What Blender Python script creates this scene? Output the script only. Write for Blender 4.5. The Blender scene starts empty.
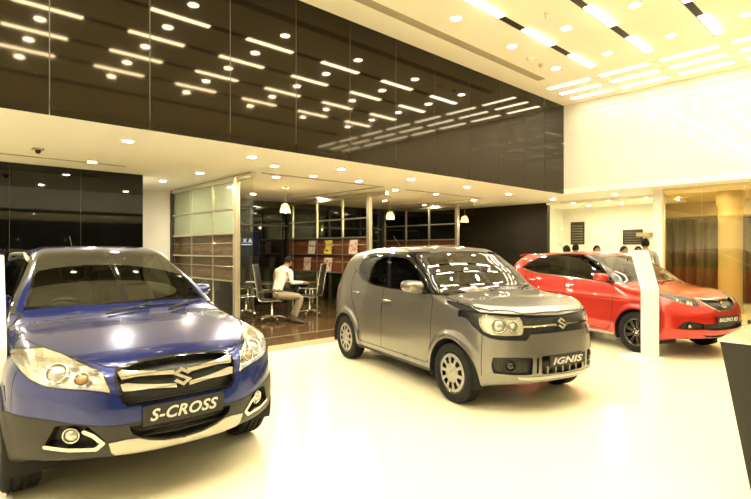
# ---------------------------------------------------------------- car body shapes (implicit surfaces, car frame: x forward, y left, z up)
import numpy as np, math
def pchip(xs, ys):
    xs=np.array(xs,float); ys=np.array(ys,float); o=np.argsort(xs); xs=xs[o]; ys=ys[o]
    h=np.diff(xs); dl=np.diff(ys)/h; m=np.zeros_like(xs)
    for i in range(1,len(xs)-1):
        if dl[i-1]*dl[i]>0:
            w1=2*h[i]+h[i-1]; w2=h[i]+2*h[i-1]; m[i]=(w1+w2)/(w1/dl[i-1]+w2/dl[i])
    m[0]=dl[0]; m[-1]=dl[-1]
    def f(x):
        x=np.asarray(x,float); i=np.clip(np.searchsorted(xs,x)-1,0,len(h)-1)
        hi=h[i]; t=(x-xs[i])/hi
        v=ys[i]*(1+2*t)*(1-t)**2+m[i]*hi*t*(1-t)**2+ys[i+1]*t*t*(3-2*t)+m[i+1]*hi*t*t*(t-1)
        v=np.where(x<xs[0],ys[0]+m[0]*(x-xs[0]),v); v=np.where(x>xs[-1],ys[-1]+m[-1]*(x-xs[-1]),v)
        return v
    return f
def table(pts): return pchip([p[0] for p in pts],[p[1] for p in pts])
def smax(a,b,k):
    return np.maximum(a,b)+np.maximum(k-np.abs(a-b),0)**2/(4*k)
def bump(t): return np.exp(-t*t)
def sstep(a,b,x):
    t=np.clip((x-a)/(b-a),0,1); return t*t*(3-2*t)

class Shape:
    pass

def make_shape(d):
    S=Shape(); S.d=d
    T0=table(d['top']); plan=table(d['plan']); sec=table(d['sec']); Fz=table(d['front']); Rz=table(d['rear']); crown=table(d['crown'])
    sweep=table(d['sweep']); ZB=table(d['zb']); kst=table(d['kst'])
    wx,wr=d['axle'],d['flare_r']
    def W(x,z):
        w=plan(x)+sec(z)*1.0
        for s in (wx,-wx):
            r=np.hypot(x-s,(z-d['wheel_r']))
            w=w+d['flare']*sstep(wr+.075,wr+.01,r)
        for (zc,amp,wd) in d.get('creases',()):
            w=w+amp*bump((z-zc)/wd)*sstep(1.5,1.0,np.abs(x))
        return w
    def f(P):
        x,y,z=P[:,0],np.abs(P[:,1]),P[:,2]
        xe=x+sweep(x)*y*y
        top=z-(T0(xe)-crown(x)*y*y - d['crown4']*y**4)
        for fn in d.get('top_extra',()): top=top-fn(x,y)
        side=y-W(x,z)
        a,b=d['nose']; fr=x-(Fz(z)-a*y*y-b*y**4)
        for fn in d.get('front_extra',()): fr=fr-fn(y,z)
        a,b=d['tail']; re=(Rz(z)-0*z+ (a*y*y+b*y**4))-x
        bot=ZB(x)-z
        g=smax(top*.85,side,kst(x))
        g=smax(g,fr,d['kf']); g=smax(g,re,d['kr']); g=smax(g,bot,.05)
        return g
    S.f=f; S.W=W; S.T0=T0
    def grad(P,e=1e-4):
        G=np.zeros_like(P)
        for k in range(3):
            Q=P.copy(); Q[:,k]+=e; R=P.copy(); R[:,k]-=e
            G[:,k]=(f(Q)-f(R))/(2*e)
        return G/np.maximum(np.linalg.norm(G,axis=1,keepdims=True),1e-9)
    S.grad=grad
    return S

SCROSS=dict(zb=[(-2.2,.30),(-1.7,.20),(1.45,.19),(1.62,.27),(1.76,.325),(1.95,.335),(2.2,.335)],rear_glass=[(0,1.08),(.58,1.08),(.50,1.40),(.3,1.43),(0,1.44)],tail_lamp=[(.58,.86),(.80,.88),(.80,1.0),(.60,1.0)],axle=1.30,wheel_r=.330,flare_r=.39,flare=.018,
  top=[(-2.14,.55),(-2.12,.98),(-2.0,1.22),(-1.80,1.44),(-1.72,1.475),(-1.4,1.54),(-.8,1.585),(-.25,1.595),(-.03,1.58),(.10,1.552),(.33,1.455),(.55,1.345),(.98,1.075),(1.08,1.045),(1.4,1.005),(1.75,.945),(1.95,.895),(2.06,.845),(2.12,.77),(2.2,.5)],
  plan=[(-2.1,.72),(-1.8,.81),(-1.3,.862),(0,.862),(1.0,.87),(1.3,.872),(1.7,.862),(2.0,.83),(2.2,.76)],
  sec=[(.2,-.04),(.3,-.01),(.5,0),(.75,0),(.9,-.018),(1.0,-.05),(1.2,-.13),(1.45,-.262),(1.6,-.355)],
  front=[(.2,2.03),(.28,2.10),(.36,2.145),(.5,2.165),(.6,2.16),(.7,2.145),(.8,2.115),(.88,2.07),(.95,2.0)],
  rear=[(.2,-2.0),(.4,-2.10),(.6,-2.13),(.95,-2.12),(1.2,-2.0),(1.5,-1.7)],
  nose=(.22,.50),tail=(.08,.1),crown=[(-2,.06),(0,.06),(.8,.03),(1.2,.03),(2.1,.08)],crown4=.03,
  sweep=[(-2.1,-.1),(-1.2,0),(-.2,.05),(.1,.20),(1.0,.22),(1.25,.05),(2.1,0)],kst=[(-2,.12),(0,.10),(.9,.08),(1.3,.12),(2.1,.12)],kf=.07,kr=.10,zbot=.19,
  creases=((.93,.012,.03),),front_extra=(lambda y,z: -.11*np.clip(.5*(((y-.462)*.679-(z-.555)*.734)+np.sqrt(((y-.462)*.679-(z-.555)*.734)**2+.00008)),0,.16),))
IGNIS=dict(zb=[(-1.8,.30),(-1.5,.21),(1.45,.20),(1.65,.255),(1.85,.275),(2.1,.275)],rear_glass=[(0,1.12),(.56,1.12),(.50,1.38),(.3,1.41),(0,1.42)],tail_lamp=[(.60,.82),(.72,.82),(.72,1.02),(.62,1.02)],axle=1.2175,wheel_r=.304,flare_r=.375,flare=.032,
  top=[(-1.76,.6),(-1.745,.95),(-1.65,1.16),(-1.44,1.43),(-1.34,1.495),(-1.1,1.555),(-.5,1.605),(-.1,1.608),(.22,1.588),(.38,1.54),(.55,1.442),(.72,1.333),(.98,1.13),(1.08,1.095),(1.4,1.06),(1.75,1.0),(1.87,.965),(1.92,.91),(1.97,.6)],
  plan=[(-1.75,.74),(-1.5,.79),(-1.2,.805),(0,.80),(.8,.80),(1.2,.81),(1.6,.80),(1.95,.74)],
  sec=[(.2,-.05),(.3,-.012),(.5,0),(.75,0),(.9,-.012),(1.02,-.03),(1.2,-.06),(1.45,-.105),(1.6,-.155)],
  front=[(.2,1.84),(.28,1.90),(.38,1.935),(.5,1.94),(.62,1.93),(.75,1.915),(.88,1.885),(.95,1.85),(1.02,1.80)],
  rear=[(.2,-1.66),(.4,-1.74),(.6,-1.77),(.95,-1.72),(1.2,-1.60),(1.5,-1.32)],
  nose=(.16,.76),tail=(.05,.1),crown=[(-2,.06),(0,.06),(.8,.03),(1.2,.03),(2.1,.06)],crown4=.02,
  sweep=[(-1.7,-.05),(-1.2,0),(-.2,.05),(.2,.16),(.95,.2),(1.2,.05),(2.1,0)],kst=[(-2,.11),(0,.09),(.9,.07),(1.3,.09),(2.1,.09)],kf=.06,kr=.10,zbot=.20,
  creases=())
BALENO=dict(zb=[(-2.0,.30),(-1.6,.19),(.9,.19),(1.55,.22),(1.75,.275),(2.0,.295),(2.2,.295)],rear_glass=[(0,1.08),(.56,1.08),(.50,1.33),(.3,1.36),(0,1.37)],tail_lamp=[(.58,.84),(.80,.88),(.78,1.0),(.60,.96)],axle=1.26,wheel_r=.310,flare_r=.365,flare=.014,
  top=[(-1.92,.6),(-1.93,1.05),(-1.84,1.25),(-1.66,1.42),(-1.52,1.465),(-1.0,1.505),(-.45,1.525),(-.1,1.525),(.1,1.505),(.28,1.45),(.50,1.362),(.75,1.236),(1.10,1.03),(1.22,.995),(1.5,.955),(1.8,.885),(1.98,.81),(2.05,.74),(2.12,.4)],
  plan=[(-1.9,.72),(-1.6,.80),(-1.2,.845),(0,.845),(.8,.852),(1.26,.858),(1.6,.845),(1.9,.81),(2.1,.75)],
  sec=[(.17,-.05),(.28,-.015),(.45,0),(.65,0),(.8,-.012),(.92,-.035),(1.1,-.08),(1.4,-.185),(1.55,-.25)],
  front=[(.15,1.96),(.22,2.03),(.3,2.07),(.42,2.085),(.55,2.08),(.65,2.065),(.75,2.03),(.85,1.96)],
  rear=[(.2,-1.80),(.4,-1.88),(.6,-1.92),(.95,-1.94),(1.2,-1.85),(1.5,-1.5)],
  nose=(.24,.45),tail=(.08,.12),crown=[(-2,.06),(0,.06),(.8,.03),(1.2,.03),(2.1,.09)],crown4=.03,
  sweep=[(-1.8,-.1),(-1.2,0),(-.2,.05),(.1,.20),(1.1,.22),(1.35,.05),(2.1,0)],kst=[(-2,.11),(0,.09),(.9,.08),(1.3,.11),(2.1,.11)],kf=.06,kr=.10,zbot=.17,
  creases=((.80,.010,.03),(.42,.012,.04)))
POSE=dict(scross=(1.328,5.302,math.radians(-91.8)),ignis=(5.11,4.255,math.radians(-103.0)),baleno=(9.24,3.88,-1.885))
# ---------------------------------------------------------------- surface grid, cutting into regions
def surface_grid(S,xr,xf,zc,nst,ncap_f,ncap_r,nth):
    f=S.f
    def march(O,D):
        lo=np.zeros(len(O)); hi=np.full(len(O),2.6)
        for _ in range(34):
            m=(lo+hi)/2; v=f(O+D*m[:,None]); ins=v<0
            lo=np.where(ins,m,lo); hi=np.where(ins,hi,m)
        return O+D*((lo+hi)/2)[:,None]
    def thetas(x):
        n=720; t=np.linspace(0,2*np.pi,n+1)
        O=np.tile([x,0,zc],(n+1,1)); D=np.stack([0*t,np.sin(t),-np.cos(t)],1)
        P=march(O,D); s=np.concatenate([[0],np.cumsum(np.linalg.norm(np.diff(P,axis=0),axis=1))])
        s=s/s[-1]; s=.8*s+.2*t/(2*np.pi)
        return np.interp(np.arange(nth)/nth,s,t)
    rows=[];
    xs=np.linspace(xr,xf,nst)
    th_r=thetas(xr); th_f=thetas(xf)
    for k in range(ncap_r,0,-1):
        ph=np.pi/2*k/ncap_r
        D=np.stack([-np.sin(ph)+0*th_r,np.cos(ph)*np.sin(th_r),-np.cos(ph)*np.cos(th_r)],1); rows.append((np.tile([xr,0,zc],(nth,1)),D))
    for x in xs:
        t=thetas(x); D=np.stack([0*t,np.sin(t),-np.cos(t)],1); rows.append((np.tile([x,0,zc],(nth,1)),D))
    for k in range(1,ncap_f+1):
        ph=np.pi/2*k/ncap_f
        D=np.stack([np.sin(ph)+0*th_f,np.cos(ph)*np.sin(th_f),-np.cos(ph)*np.cos(th_f)],1); rows.append((np.tile([xf,0,zc],(nth,1)),D))
    # poles collapse to one vertex
    O=np.concatenate([r[0] for r in rows]); D=np.concatenate([r[1] for r in rows])
    P=march(O,D); R=len(rows)
    idx=np.arange(R*nth).reshape(R,nth); idx[0,:]=idx[0,0]; idx[-1,:]=idx[-1,0]
    a=idx[:-1]; b=idx[1:]; a2=np.roll(a,-1,axis=1); b2=np.roll(b,-1,axis=1)
    T=np.concatenate([np.stack([a,a2,b2],-1).reshape(-1,3),np.stack([a,b2,b],-1).reshape(-1,3)])
    ok=(T[:,0]!=T[:,1])&(T[:,1]!=T[:,2])&(T[:,0]!=T[:,2]); T=T[ok]
    # outward orientation
    n=np.cross(P[T[:,1]]-P[T[:,0]],P[T[:,2]]-P[T[:,0]]); c=P[T].mean(1); g=S.grad(c)
    if (n*g).sum(1).mean()<0: T=T[:,[0,2,1]]
    return P,T
def poly_sdf(poly,u,v,rad=0.0):
    """signed distance to a polygon (negative inside), corners rounded outward by rad"""
    p=np.array(poly,float); n=len(p); d=np.full(u.shape,1e9); inside=np.zeros(u.shape,bool)
    for i in range(n):
        ax,ay=p[i]; bx,by=p[(i+1)%n]; ex,ey=bx-ax,by-ay
        t=np.clip(((u-ax)*ex+(v-ay)*ey)/(ex*ex+ey*ey+1e-12),0,1)
        d=np.minimum(d,np.hypot(u-ax-t*ex,v-ay-t*ey))
        c=((ay>v)!=(by>v))&(u<(bx-ax)*(v-ay)/(by-ay+1e-15)+ax); inside^=c
    return np.where(inside,-d,d)-rad
def line_dist(pts,u,v):
    d=np.full(u.shape,1e9)
    for (ax,ay),(bx,by) in zip(pts[:-1],pts[1:]):
        ex,ey=bx-ax,by-ay; t=np.clip(((u-ax)*ex+(v-ay)*ey)/(ex*ex+ey*ey+1e-12),0,1)
        d=np.minimum(d,np.hypot(u-ax-t*ex,v-ay-t*ey))
    return d
def spl(pts,n=6,closed=True):
    """Catmull-Rom through points"""
    p=np.array(pts,float); N=len(p); out=[]
    rng=range(N) if closed else range(N-1)
    for i in rng:
        p0=p[(i-1)%N] if closed or i>0 else p[i]; p1=p[i]; p2=p[(i+1)%N]; p3=p[(i+2)%N] if closed or i+2<N else p2
        for k in range(n):
            t=k/n; out.append(tuple(.5*((2*p1)+(-p0+p2)*t+(2*p0-5*p1+4*p2-p3)*t*t+(-p0+3*p1-3*p2+p3)*t**3)))
    if not closed: out.append(tuple(p[-1]))
    return out
class Skin:
    def __init__(s,S,**kw):
        s.S=S; s.P,s.T=surface_grid(S,**kw); s.L=np.zeros(len(s.T),int); s.names=['body']
    def lab(s,name):
        if name not in s.names: s.names.append(name)
        return s.names.index(name)
    def region(s,name,fld,only=('body',),mask=None):
        ids=[s.lab(o) for o in only]
        C=s.P[s.T].mean(1); m=np.isin(s.L,ids)
        if mask is not None: m&=mask(C[:,0],C[:,1],C[:,2])
        s.cut(fld,m)
        C=s.P[s.T].mean(1); m=np.isin(s.L,ids)
        if mask is not None: m&=mask(C[:,0],C[:,1],C[:,2])
        i=np.where(m)[0]; v=fld(C[i,0],C[i,1],C[i,2]); s.L[i[v<0]]=s.lab(name)
    def cut(s,fld,m):
        P,T=s.P,s.T; used=np.unique(T[m]); val=np.full(len(P),np.nan)
        if len(used)==0: return
        v=fld(P[used,0],P[used,1],P[used,2]); v=np.where(np.abs(v)<2e-5,2e-5,v); val[used]=v
        sg=val>0; tm=T[m]; E=np.concatenate([tm[:,[0,1]],tm[:,[1,2]],tm[:,[2,0]]]); E.sort(axis=1)
        E=E[sg[E[:,0]]!=sg[E[:,1]]]
        if len(E)==0: return
        E=np.unique(E,axis=0)
        a,b=P[E[:,0]].copy(),P[E[:,1]].copy(); neg=val[E[:,0]]<0
        lo=np.where(neg[:,None],a,b); hi=np.where(neg[:,None],b,a)
        for _ in range(18):
            q=(lo+hi)/2; w=fld(q[:,0],q[:,1],q[:,2])<0
            lo=np.where(w[:,None],q,lo); hi=np.where(w[:,None],hi,q)
        Q=(lo+hi)/2; base=len(P); s.P=np.concatenate([P,Q]); n0=len(P)
        key=E[:,0].astype(np.int64)*n0+E[:,1]; order=np.argsort(key); ks=key[order]
        def look(i,j):
            lo_,hi_=np.minimum(i,j),np.maximum(i,j); k=lo_.astype(np.int64)*n0+hi_
            p=np.searchsorted(ks,k); p=np.minimum(p,len(ks)-1); hit=ks[p]==k
            return np.where(hit,base+order[p],-1)
        e0=look(T[:,0],T[:,1]); e1=look(T[:,1],T[:,2]); e2=look(T[:,2],T[:,0])
        cnt=(e0>=0).astype(int)+(e1>=0)+(e2>=0); keep=cnt==0
        newT=[T[keep]]; newL=[s.L[keep]]
        for i in np.where(cnt>0)[0]:
            t=T[i]; e=[e0[i],e1[i],e2[i]]; L=s.L[i]; c=cnt[i]
            if c==1:
                k=[j for j in range(3) if e[j]>=0][0]; A,B,C=t[k],t[(k+1)%3],t[(k+2)%3]; M=e[k]
                nt=[(A,M,C),(M,B,C)]
            elif c==2:
                k=[j for j in range(3) if e[j]<0][0]; A,B,C=t[k],t[(k+1)%3],t[(k+2)%3]; M=e[(k+1)%3]; N=e[(k+2)%3]
                nt=[(A,B,M),(A,M,N),(N,M,C)]
            else:
                nt=[(t[0],e[0],e[2]),(e[0],t[1],e[1]),(e[2],e[1],t[2]),(e[0],e[1],e[2])]
            newT.append(np.array(nt)); newL.append(np.full(len(nt),L))
        s.T=np.concatenate(newT); s.L=np.concatenate(newL)
    def get(s,name,side=0):
        m=s.L==s.lab(name)
        if side: m&=(np.sign(s.P[s.T].mean(1)[:,1])==side)
        T=s.T[m]
        if len(T)==0: return np.zeros((0,3)),np.zeros((0,3),int),np.zeros((0,3))
        u,inv=np.unique(T,return_inverse=True); V=s.P[u]
        return V,inv.reshape(-1,3),s.S.grad(V)
def boundary(T):
    E=np.concatenate([T[:,[0,1]],T[:,[1,2]],T[:,[2,0]]]); k=np.sort(E,axis=1)
    u,i,c=np.unique(k,axis=0,return_index=True,return_counts=True)
    return E[i[c==1]]
def thick(V,T,N,out,inn):
    """closed solid between the surface pushed out and pushed in along its normals"""
    n=len(V); A=V+N*out; B=V+N*inn; E=boundary(T)
    F=[tuple(t) for t in T]+[(t[0]+n,t[2]+n,t[1]+n) for t in T]
    F+= [(b,a,a+n,b+n) for a,b in E]
    return np.concatenate([A,B]),F
# ---------------------------------------------------------------- scene helpers
import bpy, bmesh, random
from mathutils import Vector, Matrix
random.seed(7)
SC=bpy.context.scene; COL=SC.collection
R_=math.radians
MATS={}
def mat(name,col,rough=.5,metal=0,spec=.5,coat=0,coat_rough=.02,emit=None,estr=0,alpha=None,sheen=0,noise=None,bump=None,aniso=0):
    m=bpy.data.materials.new(name); m.use_nodes=True; nt=m.node_tree; b=nt.nodes['Principled BSDF']
    b.inputs['Base Color'].default_value=(*col,1); b.inputs['Roughness'].default_value=rough; b.inputs['Metallic'].default_value=metal
    b.inputs['Specular IOR Level'].default_value=spec; b.inputs['Coat Weight'].default_value=coat; b.inputs['Coat Roughness'].default_value=coat_rough
    if emit: b.inputs['Emission Color'].default_value=(*emit,1); b.inputs['Emission Strength'].default_value=estr
    if noise:   # (scale, amount): mottles the base colour
        tc=nt.nodes.new('ShaderNodeTexCoord'); n=nt.nodes.new('ShaderNodeTexNoise'); n.inputs['Scale'].default_value=noise[0]; n.inputs['Detail'].default_value=4
        mp=nt.nodes.new('ShaderNodeMapping'); mp.inputs['Scale'].default_value=noise[2] if len(noise)>2 else (1,1,1)
        nt.links.new(tc.outputs['Object'],mp.inputs['Vector']); nt.links.new(mp.outputs['Vector'],n.inputs['Vector'])
        mx=nt.nodes.new('ShaderNodeMix'); mx.data_type='RGBA'; a=noise[1]
        mx.inputs['A'].default_value=(*[c*(1-a) for c in col],1); mx.inputs['B'].default_value=(*[min(1,c*(1+a)) for c in col],1)
        nt.links.new(n.outputs['Fac'],mx.inputs['Factor']); nt.links.new(mx.outputs['Result'],b.inputs['Base Color'])
    if bump:
        tc=nt.nodes.new('ShaderNodeTexCoord'); n=nt.nodes.new('ShaderNodeTexNoise'); n.inputs['Scale'].default_value=bump[0]
        bp=nt.nodes.new('ShaderNodeBump'); bp.inputs['Strength'].default_value=bump[1]; bp.inputs['Distance'].default_value=.01
        nt.links.new(tc.outputs['Object'],n.inputs['Vector']); nt.links.new(n.outputs['Fac'],bp.inputs['Height']); nt.links.new(bp.outputs['Normal'],b.inputs['Normal'])
    MATS[name]=m; return m
def paint(name,col,flake,metal=.55,rough=.34):
    """metallic car lacquer: flakes of two tones under a clear coat; the inside of the shell is dark trim"""
    m=mat(name,col,rough,metal,.5,1.0,.015); nt=m.node_tree; b=nt.nodes['Principled BSDF']
    tc=nt.nodes.new('ShaderNodeTexCoord'); v=nt.nodes.new('ShaderNodeTexVoronoi'); v.inputs['Scale'].default_value=900
    mx=nt.nodes.new('ShaderNodeMix'); mx.data_type='RGBA'; mx.inputs['A'].default_value=(*col,1); mx.inputs['B'].default_value=(*flake,1)
    nt.links.new(tc.outputs['Object'],v.inputs['Vector']); sp=nt.nodes.new('ShaderNodeSeparateColor'); nt.links.new(v.outputs['Color'],sp.inputs['Color'])
    nt.links.new(sp.outputs['Red'],mx.inputs['Factor']); nt.links.new(mx.outputs['Result'],b.inputs['Base Color'])
    ge=nt.nodes.new('ShaderNodeNewGeometry'); d=nt.nodes.new('ShaderNodeBsdfDiffuse'); d.inputs['Color'].default_value=(.02,.018,.015,1)
    ms=nt.nodes.new('ShaderNodeMixShader'); out=nt.nodes['Material Output']
    nt.links.new(ge.outputs['Backfacing'],ms.inputs['Fac']); nt.links.new(b.outputs['BSDF'],ms.inputs[1]); nt.links.new(d.outputs['BSDF'],ms.inputs[2]); nt.links.new(ms.outputs['Shader'],out.inputs['Surface'])
    return m
def glass(name,tint,ior=1.5,rough=.0,body=None,bodyfac=0,k=1.0):
    """thin pane: clear tinted transmission plus a fresnel reflection; optional frosted body"""
    m=bpy.data.materials.new(name); m.use_nodes=True; nt=m.node_tree; nt.nodes.clear()
    out=nt.nodes.new('ShaderNodeOutputMaterial'); t=nt.nodes.new('ShaderNodeBsdfTransparent'); t.inputs['Color'].default_value=(*tint,1)
    g=nt.nodes.new('ShaderNodeBsdfGlossy'); g.inputs['Roughness'].default_value=rough; g.inputs['Color'].default_value=(1,1,1,1)
    mx=nt.nodes.new('ShaderNodeMixShader'); ge=nt.nodes.new('ShaderNodeNewGeometry'); dp=nt.nodes.new('ShaderNodeVectorMath'); dp.operation='DOT_PRODUCT'
    nt.links.new(ge.outputs['Normal'],dp.inputs[0]); nt.links.new(ge.outputs['Incoming'],dp.inputs[1])
    def mth(op,a,b_=None,c=False):
        q=nt.nodes.new('ShaderNodeMath'); q.operation=op; q.use_clamp=c
        for i,v in enumerate((a,b_)):
            if v is None: continue
            if isinstance(v,(int,float)): q.inputs[i].default_value=v
            else: nt.links.new(v,q.inputs[i])
        return q.outputs[0]
    f0=((ior-1)/(ior+1))**2*1.5
    cosv=mth('ABSOLUTE',dp.outputs['Value']); om=mth('SUBTRACT',1.0,cosv,True); p5=mth('POWER',om,5.0); fac=mth('MULTIPLY',mth('ADD',mth('MULTIPLY',p5,1-f0),f0,True),k)
    src=t
    if body:
        d=nt.nodes.new('ShaderNodeBsdfTranslucent'); d.inputs['Color'].default_value=(*body,1); d2=nt.nodes.new('ShaderNodeBsdfDiffuse'); d2.inputs['Color'].default_value=(*body,1)
        a=nt.nodes.new('ShaderNodeMixShader'); a.inputs['Fac'].default_value=.5; nt.links.new(d.outputs[0],a.inputs[1]); nt.links.new(d2.outputs[0],a.inputs[2])
        bm_=nt.nodes.new('ShaderNodeMixShader'); bm_.inputs['Fac'].default_value=bodyfac; nt.links.new(t.outputs[0],bm_.inputs[1]); nt.links.new(a.outputs[0],bm_.inputs[2]); src=bm_
    nt.links.new(fac,mx.inputs['Fac']); nt.links.new(src.outputs[0],mx.inputs[1]); nt.links.new(g.outputs[0],mx.inputs[2]); nt.links.new(mx.outputs[0],out.inputs['Surface'])
    MATS[name]=m; return m
def emitter(name,col,s):
    m=bpy.data.materials.new(name); m.use_nodes=True; nt=m.node_tree; nt.nodes.clear(); o=nt.nodes.new('ShaderNodeOutputMaterial'); e=nt.nodes.new('ShaderNodeEmission')
    e.inputs['Color'].default_value=(*col,1); e.inputs['Strength'].default_value=s; nt.links.new(e.outputs[0],o.inputs['Surface']); MATS[name]=m; return m
def link(name,V,F,mats,parent=None,fm=None,smooth=False,normals=None):
    me=bpy.data.meshes.new(name); me.from_pydata([tuple(map(float,v)) for v in V],[],[tuple(int(i) for i in f) for f in F])
    for m in (mats if isinstance(mats,(list,tuple)) else [mats]): me.materials.append(m)
    if fm is not None: me.polygons.foreach_set('material_index',np.array(fm,dtype=np.int32))
    if smooth: me.polygons.foreach_set('use_smooth',np.ones(len(F),dtype=bool))
    me.update()
    if normals is not None: me.normals_split_custom_set_from_vertices([tuple(map(float,n)) for n in normals])
    o=bpy.data.objects.new(name,me); COL.objects.link(o)
    if parent: o.parent=parent
    return o
def tag(o,label,cat,group=None,kind=None):
    if label: o['label']=label
    if cat: o['category']=cat
    if group: o['group']=group
    if kind: o['kind']=kind
    return o
def thing(name,label,cat,loc=(0,0,0),rz=0,group=None):
    o=bpy.data.objects.new(name,None); o.empty_display_size=.1; COL.objects.link(o); o.location=loc; o.rotation_euler=(0,0,rz)
    return tag(o,label,cat,group)
def structure(o): o['kind']='structure'; return o
def copy_tree(o,parent=None):
    c=o.copy(); COL.objects.link(c); c.parent=parent
    for ch in list(o.children): copy_tree(ch,c)
    return c
class MB:
    """collects shapes into ONE mesh"""
    def __init__(s): s.V=[]; s.F=[]; s.M=[]; s.S=[]
    def add(s,V,F,m=0,sm=False,mx=None):
        b=len(s.V)
        for v in V:
            v=Vector(v)
            if mx is not None: v=mx@v
            s.V.append(tuple(v))
        for f in F: s.F.append(tuple(i+b for i in f)); s.M.append(m); s.S.append(sm)
        return s
    def box(s,x0,x1,y0,y1,z0,z1,m=0,mx=None,bev=0):
        if bev<=0:
            V=[(x,y,z) for z in (z0,z1) for y in (y0,y1) for x in (x0,x1)]
            F=[(0,2,3,1),(4,5,7,6),(0,1,5,4),(2,6,7,3),(0,4,6,2),(1,3,7,5)]
            return s.add(V,F,m,False,mx)
        bm=bmesh.new(); bmesh.ops.create_cube(bm,size=1)
        for v in bm.verts: v.co=Vector(((x0+x1)/2+v.co.x*(x1-x0),(y0+y1)/2+v.co.y*(y1-y0),(z0+z1)/2+v.co.z*(z1-z0)))
        bmesh.ops.bevel(bm,geom=bm.edges[:],offset=bev,segments=2,affect='EDGES',profile=.5)
        bm.verts.index_update(); V=[v.co[:] for v in bm.verts]; F=[[v.index for v in f.verts] for f in bm.faces]; bm.free()
        return s.add(V,F,m,False,mx)
    def tube(s,pts,r,m=0,n=10,closed=False,mx=None,caps=True):
        P=[Vector(p) for p in pts]; N=len(P); rr=r if isinstance(r,(list,tuple)) else [r]*N
        V=[];F=[]; prev=None
        for i in range(N):
            a=P[(i-1)%N] if closed or i>0 else P[i]; b=P[(i+1)%N] if closed or i<N-1 else P[i]
            t=(b-a).normalized()
            if prev is None:
                u=t.orthogonal().normalized()
            else:
                u=(prev-t*prev.dot(t)).normalized()
            prev=u; w=t.cross(u)
            for k in range(n):
                an=2*math.pi*k/n; V.append(P[i]+(u*math.cos(an)+w*math.sin(an))*rr[i])
        for i in range(N if closed else N-1):
            j=(i+1)%N
            for k in range(n): F.append((i*n+k,i*n+(k+1)%n,j*n+(k+1)%n,j*n+k))
        if caps and not closed: F.append(tuple(range(n))[::-1]); F.append(tuple((N-1)*n+k for k in range(n)))
        return s.add(V,F,m,True,mx)
    def lathe(s,prof,m=0,n=32,mx=None,sm=True,a0=0,a1=2*math.pi,close=False):
        """prof: (radius, height) about local z"""
        full=abs(a1-a0-2*math.pi)<1e-6; K=n if full else n+1; V=[];F=[]
        for (r,z) in prof:
            for k in range(K):
                a=a0+(a1-a0)*k/n; V.append((r*math.cos(a),r*math.sin(a),z))
        L=len(prof)
        for i in range(L-1):
            for k in range(n): F.append((i*K+k,i*K+(k+1)%K,(i+1)*K+(k+1)%K,(i+1)*K+k))
        if close and full:
            if prof[0][0]>1e-6: F.append(tuple(range(K))[::-1])
            if prof[-1][0]>1e-6: F.append(tuple((L-1)*K+k for k in range(K)))
        return s.add(V,F,m,sm,mx)
    def prism(s,poly,h0,h1,m=0,mx=None,axis='z'):
        n=len(poly); mp={'z':lambda p,h:(p[0],p[1],h),'y':lambda p,h:(p[0],h,p[1]),'x':lambda p,h:(h,p[0],p[1])}[axis]
        V=[mp(p,h0) for p in poly]+[mp(p,h1) for p in poly]
        F=[tuple(range(n))[::-1],tuple(range(n,2*n))]+[(i,(i+1)%n,(i+1)%n+n,i+n) for i in range(n)]
        return s.add(V,F,m,False,mx)
    def ball(s,c,r,m=0,n=12,mx=None):
        rx=r if isinstance(r,(tuple,list)) else (r,r,r); V=[];F=[]; h=n//2
        for i in range(h+1):
            ph=math.pi*i/h
            for k in range(n):
                a=2*math.pi*k/n; V.append((c[0]+rx[0]*math.sin(ph)*math.cos(a),c[1]+rx[1]*math.sin(ph)*math.sin(a),c[2]+rx[2]*math.cos(ph)))
        for i in range(h):
            for k in range(n): F.append((i*n+k,(i+1)*n+k,(i+1)*n+(k+1)%n,i*n+(k+1)%n))
        return s.add(V,F,m,True,mx)
    def build(s,name,mats,parent=None,bevel=0):
        o=link(name,s.V,s.F,mats,parent,s.M); me=o.data
        bm=bmesh.new(); bm.from_mesh(me); bmesh.ops.remove_doubles(bm,verts=bm.verts,dist=1e-6); 
        bmesh.ops.recalc_face_normals(bm,faces=bm.faces); bm.to_mesh(me); bm.free()
        if len(me.polygons)==len(s.S): me.polygons.foreach_set('use_smooth',np.array(s.S,dtype=bool))
        else:
            sm=any(s.S)
            for p in me.polygons: p.use_smooth=sm and len(p.vertices)<=4
            if sm:
                try: me.set_sharp_from_angle(angle=R_(35))
                except Exception: pass
        if all(s.S)==False and any(s.S):
            try: me.set_sharp_from_angle(angle=R_(35))
            except Exception: pass
        if bevel:
            md=o.modifiers.new('edge','BEVEL'); md.width=bevel; md.segments=2; md.limit_method='ANGLE'
        return o
def rotmx(loc=(0,0,0),rx=0,ry=0,rz=0):
    return Matrix.Translation(loc)@Matrix.Rotation(rz,4,'Z')@Matrix.Rotation(ry,4,'Y')@Matrix.Rotation(rx,4,'X')
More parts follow.
